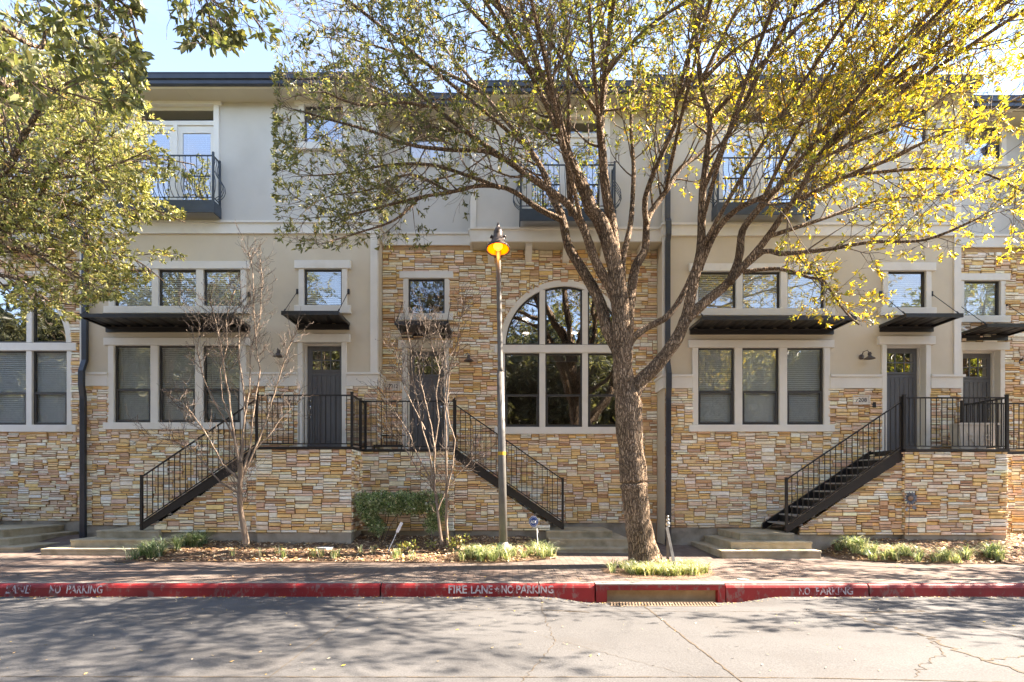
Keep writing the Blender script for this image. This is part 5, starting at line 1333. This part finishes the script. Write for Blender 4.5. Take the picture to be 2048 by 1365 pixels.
# ------------------------------------------------------------------ generic trees: right (casts the right shadows), across the street (reflected in the windows)
def generic(seed, hgt, colfn, loc, label, group, dens=1.0, leafL=.13):
    g = Grower(seed, colfn, leafL, lambda p: p.z > 3.0 and p.z < hgt, lambda p, rr: True, trop=.10)
    g.perTwig = (5, 8)
    g.limb([(0, 0, -.1), (.05, 0, 1.4), (0, .05, 2.8)], [.27, .2, .18], n=12, spawn=False)
    rr = random.Random(seed)
    n = 9
    for i in range(n):
        t = 6.283*i/n+rr.uniform(-.2, .2); sp = rr.uniform(.45, 1.0)
        R_ = hgt*.36*sp; zt = hgt*(.92-.36*sp)
        g.limb([(0, .03, 2.6+.1*(i % 3)), (R_*.3*math.cos(t), R_*.3*math.sin(t), 3.4+.25*(zt-3)), (R_*.65*math.cos(t+.1), R_*.65*math.sin(t+.1), 3+.65*(zt-3)), (R_*math.cos(t), R_*math.sin(t), zt)],
               [.10, .08, .05, .02], start=.28, every=.34/dens, Lr=(.9*hgt/9, 1.8*hgt/9))
    root = thing('street_tree', (0, 0, 0), label, 'tree', group); g.finish(root); root.location = loc
    print('generic', len(g.lv.P)); return root
def copy_tree(root, loc, rz, s, label, group):
    r = root.copy(); C.objects.link(r); r.location = loc; r.rotation_euler = (0, 0, rz); r.scale = (s, s, s); r['label'] = label; r['group'] = group
    for ch in root.children:
        c = ch.copy(); C.objects.link(c); c.parent = r
    return r
OPP = [((.05,.055,.03),3),((.08,.085,.045),3),((.14,.14,.07),2),((.26,.25,.16),1)]
rt = generic(41, 9.6, lambda p, rr: jit(pick(rr, MIX), rr), (14.6, 8.9, -.05), 'tree beyond the right edge whose dappled shade falls on the right pavement', 'street trees')
of = generic(42, 12.5, lambda p, rr: jit(pick(rr, OPP), rr), (4.5, -8.5, -.05), 'green tree across the street, mirrored in the arched window', 'trees mirrored in the window panes', dens=1.8, leafL=.26)
copy_tree(of, (-3.5, -8.5, -.05), 2.0, .95, 'green tree across the street, mirrored in the windows right of the left downspout', 'trees mirrored in the window panes')
copy_tree(of, (-10.5, -8, -.05), 4.0, .95, 'green tree across the street, mirrored in the windows at the left edge', 'trees mirrored in the window panes')
copy_tree(of, (12.5, -8.6, -.05), 1.1, .95, 'green tree across the street, mirrored in the windows left of the number 7208', 'trees mirrored in the window panes')
copy_tree(of, (20.5, -8, -.05), 5.1, .95, 'green tree across the street, mirrored in the windows at the right edge', 'trees mirrored in the window panes')

for i_, (x_, y_, s_, w_) in enumerate(((-34, -13, 1.2, 'leftmost'), (-25, -15, 1.15, 'second from left'), (-16, -16, 1.15, 'third from left'), (-7, -17, 1.2, 'fourth from left'), (1, -16, 1.1, 'middle'), (9, -17, 1.2, 'fourth from right'), (17, -16, 1.15, 'third from right'), (26, -14, 1.15, 'second from right'), (34, -12, 1.2, 'rightmost'))):
    copy_tree(of, (x_, y_, -.05), i_*1.3, s_, 'taller tree in the second row across the street, %s of the row' % w_, 'trees mirrored in the window panes')

copy_tree(of, (-18.5, -8, -.05), 2.7, 1.1, 'green tree across the street, mirrored left of the photo edge', 'trees mirrored in the window panes')
copy_tree(of, (-26.5, -7.5, -.05), 3.3, 1.1, 'green tree across the street, outermost one on the left', 'trees mirrored in the window panes')
copy_tree(of, (28.5, -7.5, -.05), .6, 1.1, 'green tree across the street, outermost one on the right', 'trees mirrored in the window panes')
fb = thing('reflection_building', (0, -24, 0), 'brown building added unseen across the street to darken the lower window reflections', 'building')  # unseen building added to block bright sky from the lower window reflections
mb = MB(); mb.box(-90, 90, -32, -24, -.1, 9.0); mb.build('wall', M['mortar'], fb)
mb = MB(); mb.prism([(-33, 9.0), (-23.2, 9.0), (-28, 10.6)], -91, 91, 'x'); mb.build('roof', M['roofmetal'], fb)
for i in range(34):
    for zz_ in (1.6, 4.8):
        mb = MB(); xx = -84+i*5; mb.box(xx, xx+1.6, -24, -23.97, zz_, zz_+1.7); mb.build('window', M['sash'], fb)

# ------------------------------------------------------------------ bare crape myrtles
def myrtle(Y, stems, seed, loc, label, inside):
    g = Grower(seed, None, .05, inside, lambda p, rr: False, trop=.16)
    rr = random.Random(seed); W = MB(); T = MB()
    for pts, w0, w1 in stems:
        n = len(pts); P = []
        dy = rr.uniform(-.45, .45)
        for i, (px, py) in enumerate(pts):
            y = Y+dy*(i/(n-1))**1.5; P.append(Vector((X(px, y), y, Z(py, y))))
        rad = [max(.0036, (w0+(w1-w0)*(i/(n-1))**.38)*.40*Y/F) for i in range(n)]
        # resample lightly with wobble
        out, ro = [], []
        for i in range(n-1):
            m = 4
            for k in range(m):
                t = k/m; out.append(P[i].lerp(P[i+1], t)+Vector((rr.uniform(-.006, .006), rr.uniform(-.01, .01), 0))); ro.append(rad[i]*(1-t)+rad[i+1]*t)
        out.append(P[-1]); ro.append(rad[-1]); W.tube(out, ro, 8, cap=False)
        # twigs
        for i in range(len(out)//3, len(out)):
            for _ in range(4 if i > len(out)*.5 else 1):
                if rr.random() < .7:
                    d = (out[min(i+1, len(out)-1)]-out[i-1]).normalized(); s = rvec(rr, 1); s -= d*s.dot(d); s.normalize()
                    p = out[i]; dd = (d*.6+s*.8+Vector((0, 0, .15))).normalized(); L = rr.uniform(.15, .5); q = [p]
                    for k in range(4):
                        dd = (dd+rvec(rr, .16)+Vector((0, 0, .12))).normalized(); q.append(q[-1]+dd*L/4)
                    T.tube(q, [.0048, .0042, .0036, .0032, .0028], 4, cap=False)
                    for k in (2, 3, 4):
                        for _2 in range(2):
                            if rr.random() < .6:
                                d2 = (dd+rvec(rr, .6)).normalized(); a1 = q[k]+d2*rr.uniform(.06, .15); a2 = a1+(d2+Vector((0, 0, .5))).normalized()*rr.uniform(.03, .07)
                                T.tube([q[k], a1, a2], [.0035, .003, .0025], 3, cap=False)
                                if rr.random() < .5: T.tube([a2, a2+Vector((rr.uniform(-.01, .01), 0, .018))], [.005, .003], 4)
    root = thing('bare_tree', loc, label, 'small tree', 'bare small trees in the planting beds')
    W.build('trunk', M['myrtle'], root, smooth=True); T.build('twigs', M['myrtle_twig'], root)
    return root
okm = lambda p: True
myrtle(10.7, [([(493, 1088), (488, 1062), (481, 1020), (479, 985), (480, 955), (480, 925)], 17, 12),
              ([(480, 930), (470, 880), (463, 840), (458, 790), (448, 740), (442, 690), (430, 640), (420, 600)], 9, 2.5),
              ([(479, 945), (485, 890), (490, 830), (487, 780), (478, 720), (478, 660), (488, 620), (500, 600)], 10, 2.5),
              ([(481, 960), (500, 900), (505, 840), (512, 790), (520, 740), (512, 690), (508, 620), (505, 540), (498, 505)], 8, 2.2),
              ([(480, 960), (445, 930), (420, 880), (400, 850), (378, 820), (360, 800)], 8, 2.2),
              ([(475, 985), (440, 965), (415, 935), (385, 900), (340, 880), (290, 872)], 7, 2),
              ([(482, 960), (505, 910), (530, 850), (545, 800), (560, 750), (575, 700), (590, 670)], 8, 2.2),
              ([(485, 950), (510, 900), (540, 870), (560, 840), (600, 800)], 6, 2),
              ([(470, 880), (450, 840), (425, 800), (405, 750), (395, 700), (400, 650)], 6, 2),
              ([(463, 840), (445, 800), (440, 740), (455, 690), (452, 640), (470, 580)], 5, 2),
              ([(490, 830), (500, 780), (500, 700), (520, 640), (525, 560), (520, 520)], 5, 2)],
       51, (X(493, 10.7), 10.7, .05), 'small bare multi-stemmed tree in front of the stair at the left', okm)
myrtle(10.9, [([(884, 1090), (880, 1060), (876, 1020), (870, 985), (865, 965)], 9, 7),
              ([(896, 1090), (893, 1050), (893, 1000), (893, 960), (892, 900)], 8, 6),
              ([(865, 965), (845, 930), (830, 900), (820, 870), (800, 840), (780, 810), (760, 780)], 5, 2),
              ([(866, 960), (858, 900), (845, 860), (835, 800), (825, 760), (822, 700), (812, 650)], 6, 2.2),
              ([(868, 950), (870, 900), (862, 850), (850, 800), (840, 760), (838, 720), (852, 660), (850, 640)], 5, 2),
              ([(892, 940), (893, 880), (890, 830), (896, 780), (900, 730), (915, 690), (920, 640), (930, 610)], 6, 2.2),
              ([(893, 990), (905, 930), (910, 880), (900, 850), (890, 800), (893, 750), (888, 690), (870, 650)], 5, 2),
              ([(876, 1020), (890, 985), (915, 950), (935, 930), (950, 910)], 4, 2),
              ([(865, 965), (835, 940), (820, 915), (800, 880), (775, 860)], 4, 2),
              ([(870, 985), (868, 900), (878, 840), (872, 790), (880, 740), (862, 690), (858, 650)], 5, 2),
              ([(850, 860), (830, 820), (810, 780), (800, 740), (790, 700)], 4, 2)],
       52, (X(888, 10.9), 10.9, .08), 'small bare twin-stemmed tree between the hedge and the street lamp', okm)

# ------------------------------------------------------------------ hedge and small shrubs
def shrub(loc, clumps, stems, n, L, cols, seed, label, name='shrub', mt='hedge'):
    root = thing(name, loc, label, 'shrub'); lv = Leaves(seed); rr = random.Random(seed); T = MB()
    tot = sum(c[3]*c[4]*c[5] for c in clumps)
    for cx_, cy_, cz_, rx, ry, rz in clumps:
        for _ in range(int(n*rx*ry*rz/tot)):
            v = rvec(rr, 1).normalized()*(rr.uniform(.25, 1)**.45); p = Vector((cx_+v.x*rx, cy_+v.y*ry, cz_+v.z*rz)); p += rvec(rr, .015)
            d = (Vector((v.x, v.y, v.z+.3))+rvec(rr, .6)).normalized(); lv.add(tuple(p), tuple(d), L*rr.uniform(.7, 1.3), jit(pick(rr, cols), rr))
    for q in stems: T.tube(q, [.014]+[.009]*(len(q)-2)+[.005], 5, cap=False)
    T.build('stems', M['myrtle_twig'], root); lv.build('foliage', M[mt], root, aspect=.5)
    return root
Yh = 11.55; hx = lambda px: X(px+8, Yh); hz_ = lambda py: Z(py, Yh)
cl = [(hx(718+12.5*i), Yh+.07*math.sin(i*2.1), hz_(1006+3*math.sin(i*1.7)), .15, .26, .22) for i in range(13)]
cl += [(hx(724+6*i), Yh, hz_(1024+8*i), .15, .22, .15) for i in range(5)]+[(hx(868-4*i), Yh, hz_(1024+9*i), .15, .22, .15) for i in range(4)]+[(hx(795), Yh, hz_(1016), .22, .2, .14)]
st = [[(hx(752), Yh, .15), (hx(745), Yh, hz_(1050)), (hx(735), Yh, hz_(1015))], [(hx(752), Yh, .15), (hx(765), Yh+.1, hz_(1045)), (hx(772), Yh, hz_(1010))], [(hx(855), Yh, .15), (hx(850), Yh, hz_(1050)), (hx(830), Yh, hz_(1015))], [(hx(855), Yh, .15), (hx(862), Yh, hz_(1040)), (hx(865), Yh, hz_(1005))], [(hx(760), Yh, .15), (hx(775), Yh-.1, hz_(1050)), (hx(800), Yh, hz_(1010))]]
HG = [((.16,.24,.10),3),((.26,.36,.15),3),((.40,.49,.26),2.4),((.62,.68,.48),1.6),((.08,.12,.05),1.5)]
shrub((hx(790), Yh, .15), cl, st, 15000, .046, HG, 61, 'clipped evergreen hedge against the ochre stone between two landings', 'hedge')
def small_shrub(px, Y, pz, w, h, n, cols, seed, label):
    x = X(px, Y); z = pz; c = []; s = []; rr = random.Random(seed)
    for i in range(7):
        t = rr.uniform(0, 6.28); q = (x+w*math.cos(t)*rr.uniform(.2, 1), Y+w*math.sin(t)*.6, z+h*rr.uniform(.3, 1)); c.append((q[0], q[1], q[2], w*.38, w*.38, h*.25)); s.append([(x, Y, z), ((x+q[0])/2, (Y+q[1])/2, z+h*.4), q])
    return shrub((x, Y, z), c, s, n, .05, cols, seed, label)
YG = [((.30,.32,.06),3),((.42,.38,.10),2),((.18,.24,.05),2),((.50,.36,.16),.7)]
small_shrub(912, 10.75, zh1(X(912, 10.75), 10.75), .22, .28, 170, YG, 71, 'small yellow-green shrub with broad leaves left of the lamp foot')
small_shrub(812, 10.8, zh1(X(812, 10.8), 10.8), .2, .15, 120, YG, 72, 'low yellow-green shrub in front of the hedge')
small_shrub(868, 10.95, zh1(X(868, 10.95), 10.95), .12, .12, 60, YG, 73, 'tiny pale shrub at the foot of the twin-stemmed bare tree')

# ------------------------------------------------------------------ street lamp
Yl = 10.85; lx = X(1007, Yl)
lz0 = zh1(lx, Yl)
lamp = thing('street_lamp', (lx, Yl, lz0), 'tall grey street lamp with a glowing amber bell shade', 'street lamp')
zT = Z(440, Yl); lx2 = X(996, Yl)
def lpx(py): t = (1098-py)/(1098-470); return lx+(lx2-lx)*t
mb = MB(); mb.tube([(lx, Yl, lz0-.05), (lpx(900), Yl, Z(900, Yl)), (lpx(745), Yl, Z(745, Yl))], [.082, .075, .068], 20)
mb.tube([(lpx(746), Yl, Z(746, Yl)), (lpx(735), Yl, Z(735, Yl)), (lpx(600), Yl, Z(600, Yl)), (lpx(500), Yl, Z(500, Yl)), (lpx(478), Yl, Z(478, Yl))], [.068, .052, .048, .044, .04], 18)
mb.build('pole', M['pole'], lamp, smooth=True)
mb = MB(); mb.lathe([(.0, -.02), (.2, -.02), (.2, .02), (.15, .045), (.13, .10), (.09, .13), (.082, .16)], lx, Yl, 24, lz0+.02); mb.build('base', M['pole'], lamp, smooth=True)
mb = MB(); p = lpx(907); mb.tube([(p, Yl, Z(911, Yl)), (p, Yl, Z(904, Yl))], .0775, 20); mb.build('tape_band', M['yellow'], lamp)
Ylh = Yl-.12; cxl = X(996, Ylh); zl = Z(500, Ylh)
tl_ = R(-10)
mb = MB()
prof = [(.0, .60), (.02, .60), (.028, .54), (.03, .50), (.055, .48), (.085, .42), (.092, .34), (.088, .33), (.10, .31), (.10, .24), (.13, .20), (.19, .12), (.225, .07), (.235, .03), (.232, .015), (.215, .03), (.17, .10), (.10, .18), (0, .22)]
mb.lathe(prof, 0, 0, 28, 0); 
for s_ in (-1, 1): mb.tube([(s_*.12, 0, .30), (s_*.14, 0, .31)], .035, 8); mb.box(s_*.105-.018, s_*.105+.018, -.02, .02, .18, .31)
rot = Matrix.Rotation(tl_, 3, 'X')
mb.v = [tuple((rot @ Vector(v))*.98+Vector((cxl, Ylh, zl-.02))) for v in mb.v]
mb.build('shade', M['lamp_metal'], lamp, smooth=True)
mb = MB(); mb.lathe([(0, .19), (.09, .17), (.16, .09), (.205, .034)], 0, 0, 24, 0); mb.v = [tuple((rot @ Vector(v))*.98+Vector((cxl, Ylh, zl-.02))) for v in mb.v]; mb.build('reflector', M['lamp_glow'], lamp, smooth=True)
mb = MB(); mb.lathe([(0, .03), (.05, .035), (.085, .07), (.09, .11), (.04, .16)], 0, 0, 16, 0); mb.v = [tuple((rot @ Vector(v))+Vector((cxl, Ylh, zl-.02))) for v in mb.v]; mb.build('bulb', M['bulb'], lamp, smooth=True)
ld = bpy.data.lights.new('lamp_light', 'POINT'); lo = bpy.data.objects.new('lamp_light', ld); C.objects.link(lo); ld.energy = .8; ld.color = (1, .55, .12); ld.shadow_soft_size = .06; lo.parent = lamp; lo.location = Vector((cxl, Ylh, zl-.08))-Vector((lx, Yl, lz0))

# ------------------------------------------------------------------ small things
# two leaning stakes beside the tree
Ys = 9.9
sx = thing('tree_stake', (X(1334, 10.2), 10.2, G(3, 10.2)), 'upright grey steel stake with a chrome finial right of the big trunk', 'stake', 'grey stakes beside the big tree')
mb = MB(); x_, z_ = X(1335.5, 10.2), Z(1072, 10.2); mb.box(x_-.02, x_+.02, 10.18, 10.22, G(3, 10.2)-.05, Z(1052, 10.2)); mb.build('shaft', M['grey_iron'], sx)
mb = MB(); mb.lathe([(.0, .20), (.018, .19), (.022, .17), (.012, .155), (.03, .13), (.035, .11), (.015, .09), (.04, .07), (.045, .04), (.03, .01), (.035, 0)], x_, 10.2, 14, Z(1052, 10.2)-.01); mb.build('finial', M['chrome'], sx, smooth=True)
sy = thing('tree_stake', (X(1352, 9.6), 9.6, G(3, 9.6)), 'leaning grey steel stake stuck in the ground cover right of the big trunk', 'stake', 'grey stakes beside the big tree')
mb = MB(); mb.tube([(X(1352, 9.5), 9.5, Z(1146, 9.5)), (X(1334, 10.12), 10.12, Z(1056, 10.12))], .034, 4); mb.build('shaft', M['grey_iron'], sy)
# blue yard sign
Yg = 11.0; gx = X(1073, Yg)
sg = thing('yard_sign', (gx, Yg, zh1(gx, Yg)), 'small blue octagonal alarm company sign on a stake left of the metal stair foot', 'yard sign')
mb = MB(); mb.tube([(X(1077, Yg), Yg, zh1(gx, Yg)-.05), (X(1073.5, Yg), Yg, Z(1062, Yg))], .008, 6); mb.tube([(X(1074.8, Yg), Yg, Z(1066, Yg)), (X(1073.5, Yg), Yg, Z(1058, Yg))], .014, 6); mb.build('stake', M['sign_white'], sg)
ox, oz, rr_ = X(1067, Yg), Z(1043.5, Yg), .10
def octa(r, y0, y1, m, nm, sx_=.82):
    mb = MB(); mb.prism([(ox+sx_*r*math.cos(R(22.5+45*i)), oz+r*math.sin(R(22.5+45*i))) for i in range(8)][::-1], y0, y1); return mb.build(nm, m, sg)
octa(.115, Yg-.012, Yg+.0, M['sign_white'], 'sign_rim'); octa(.108, Yg-.015, Yg-.0125, M['blue_sign'], 'sign_face'); octa(.088, Yg-.0165, Yg-.0155, M['sign_white'], 'sign_ring'); octa(.083, Yg-.018, Yg-.0168, M['blue_sign'], 'sign_field')
put_text('ADT', 'sign_lettering', M['sign_white'], sg, ox-.058, Yg-.020, oz-.035, .116, .06, bold=.03)
# white plant marker
Ym = 10.6; mx_ = thing('plant_marker', (X(776, Ym), Ym, zh1(X(776, Ym), Ym)), 'leaning white plant marker in front of the hedge', 'marker')
mb = MB(); mb.tube([(X(776, Ym), Ym, Z(1104, Ym)), (X(792, Ym), Ym+.1, Z(1065, Ym))], .007, 5); mb.build('stick', M['sign_white'], mx_)
mb = MB(); q0, q1 = Vector((X(792, Ym), Ym+.1, Z(1066, Ym))), Vector((X(802, Ym), Ym+.16, Z(1046, Ym))); u = (q1-q0).normalized().cross(Vector((0, 1, 0)))*.03
mb.prism([((q0-u).x, (q0-u).z), ((q0+u).x, (q0+u).z), ((q1+u).x, (q1+u).z), ((q1-u).x, (q1-u).z)], Ym+.09, Ym+.10); mb.build('tag', M['sign_white'], mx_)
# flat rock beside the landing
rr = random.Random(3); Yr = 10.95; mb = MB(); cx_, cz_ = X(652, Yr), zh1(X(652, Yr), Yr)
P = [(cx_+.17*math.cos(t*.628)*rr.uniform(.8, 1.15), Yr+.14*math.sin(t*.628)*rr.uniform(.8, 1.1)) for t in range(10)]; mb.prism(P, cz_-.02, cz_+.035, 'z')
o = mb.build('flat_stone', M['rock'], None, org=(cx_, Yr, cz_)); tag(o, 'flat pale grey stone lying in the mulch before the left landing', 'stone')
# covers
mb = MB(); x_, y_ = X(1486, 8.62), 8.62; mb.tube([(x_, y_, G(x_, y_)-.02), (x_, y_, G(x_, y_)+.008)], .085, 24); tag(mb.build('meter_cover', M['teal'], None, org=(x_, y_, G(x_, y_))), 'round teal meter cover set in the brick pavement behind the kerb', 'cover')
mb = MB(); x_, y_ = X(1731, 10.75), 10.75; z_ = zh2(x_, y_); mb.lathe([(0, .05), (.06, .05), (.085, .035), (.09, .0), (.09, -.05)], x_, y_, 20, z_); tag(mb.build('garden_light', M['teal'], None, org=(x_, y_, z_)), 'small round teal garden light among the strap leaves at the right', 'garden light')
# metal flower on the wall of 7208
Yf = 11.30; fx_, fz_ = X(1820.5, Yf), Z(997, Yf)
fl = thing('metal_flower', (fx_, Yf, fz_), 'blue-grey metal sunflower ornament hung on the stone landing of 7208', 'wall ornament')
mb = MB()
for i in range(14):
    t = 6.283*i/14; u = Vector((math.cos(t), 0, math.sin(t))); v = Vector((-math.sin(t), 0, math.cos(t))); c0 = Vector((fx_, Yf, fz_)); yy = Vector((0, -.02-.012*(i % 2), 0))
    mb.quad(c0+u*.04+v*.018, c0+u*.09+v*.024+yy, c0+u*.145+yy*.4, c0+u*.04-v*.018); mb.quad(c0+u*.04-v*.018, c0+u*.145+yy*.4, c0+u*.09-v*.024+yy, c0+u*.05-v*.02+yy*.5)
for s_, z2 in ((-1, -.24), (1, -.21)):
    c0 = Vector((fx_+s_*.02, Yf, fz_+z2+.04)); e_ = c0+Vector((s_*.11, -.02, -.03)); mb.quad(c0, c0+Vector((s_*.05, -.02, .03)), e_, c0+Vector((s_*.05, -.01, -.06)))
mb.build('petals', M['petal'], fl)
mb = MB(); mb.tube([(fx_, Yf, fz_-.1), (fx_-.01, Yf+.01, fz_-.25), (fx_-.02, Yf+.02, Z(1070, Yf))], .005, 6); mb.build('stem', M['grey_iron'], fl)
mb = MB(); mb.lathe([(0, .03), (.03, .028), (.05, .015), (.055, 0)], 0, 0, 18, 0); mb.v = [(v[0]+fx_, Yf-v[2]-.005, v[1]+fz_) for v in mb.v]; mb.build('centre', M['orange_petal'], fl, smooth=True)
# planter on the landing of 7208
Yp = 11.85; px0, px1 = X(1920, Yp), X(1996, Yp); zp0 = 2.05; zp1 = Z(848, Yp)
pt = thing('planter', ((px0+px1)/2, Yp, zp0), 'cream planter box with crossed bars standing on the landing of 7208', 'planter')
mb = MB(); t_ = .05; y0, y1 = Yp, Yp+.30
k = len(mb.v)
mb.v += [(px0+t_, y0+.03, zp0), (px1-t_, y0+.03, zp0), (px1-t_, y1-.03, zp0), (px0+t_, y1-.03, zp0), (px0, y0, zp1), (px1, y0, zp1), (px1, y1, zp1), (px0, y1, zp1)]
for q in ((0,1,5,4),(1,2,6,5),(2,3,7,6),(3,0,4,7),(0,3,2,1)): mb.face([k+i for i in q])
mb.build('box', M['planter'], pt)
mb = MB(); mb.box(px0-.02, px1+.02, y0-.02, y0+.02, zp1-.02, zp1+.02); mb.box(px0-.02, px0+.02, y0+.02, y1+.02, zp1-.02, zp1+.02); mb.box(px1-.02, px1+.02, y0+.02, y1+.02, zp1-.02, zp1+.02); mb.box(px0+.02, px1-.02, y1-.02, y1+.02, zp1-.02, zp1+.02); mb.build('rim', M['planter'], pt)
mid = (px0+px1)/2
for (u0, u1) in ((px0+.05, mid), (mid, px1-.05)):
    mb = MB()
    for (p, q) in (((u0, zp0+.02), (u1, zp1-.03)), ((u0, zp1-.03), (u1, zp0+.02))): mb.tube([(p[0], y0+.012, p[1]), (q[0], y0+.012, q[1])], .010, 6)
    mb.tube([((u0+u1)/2+.045*math.cos(t*.524), y0-.004, (zp0+zp1)/2+.045*math.sin(t*.524)) for t in range(13)], .009, 6); mb.build('cross_bars', M['planter'], pt)
mb = MB(); mb.box(mid-.008, mid+.008, y0+.0, y0+.02, zp0, zp1-.02); mb.build('divider', M['planter'], pt)
mb = MB(); mb.quad((px0+.02, y0+.02, zp1-.05), (px1-.02, y0+.02, zp1-.05), (px1-.02, y1-.02, zp1-.05), (px0+.02, y1-.02, zp1-.05)); mb.build('soil', M['mulch'], pt)
# dark iron bench on the landing of 7212
Yb = 12.75; q0, q1 = X(752, Yb), X(808, Yb)
bn = thing('garden_bench', ((q0+q1)/2, Yb, 2.1), 'low dark iron bench behind the railing under the number 7212', 'bench')
mb = MB(); zt = Z(870, Yb)
mb.tube([(q0, Yb+.1, 2.1), (q0, Yb+.14, zt+.0), (q1, Yb+.14, zt), (q1, Yb+.1, 2.1)], .014, 6)
for i in range(1, 9):
    xx = q0+(q1-q0)*i/9; mb.tube([(xx, Yb+.13, 2.2), (xx+.02, Yb+.14, (zt+2.2)/2), (xx-.02, Yb+.14, zt)], .006, 5)
mb.build('backrest', M['black'], bn)
mb = MB(); mb.box(q0, q1, Yb-.25, Yb+.1, 2.2, 2.22); mb.build('seat', M['black'], bn)
for xx in (q0+.015, q1-.015): mb = MB(); mb.box(xx-.012, xx+.012, Yb-.25, Yb-.226, 2.1, 2.2); mb.build('leg', M['black'], bn)

print('objects', len(bpy.data.objects))
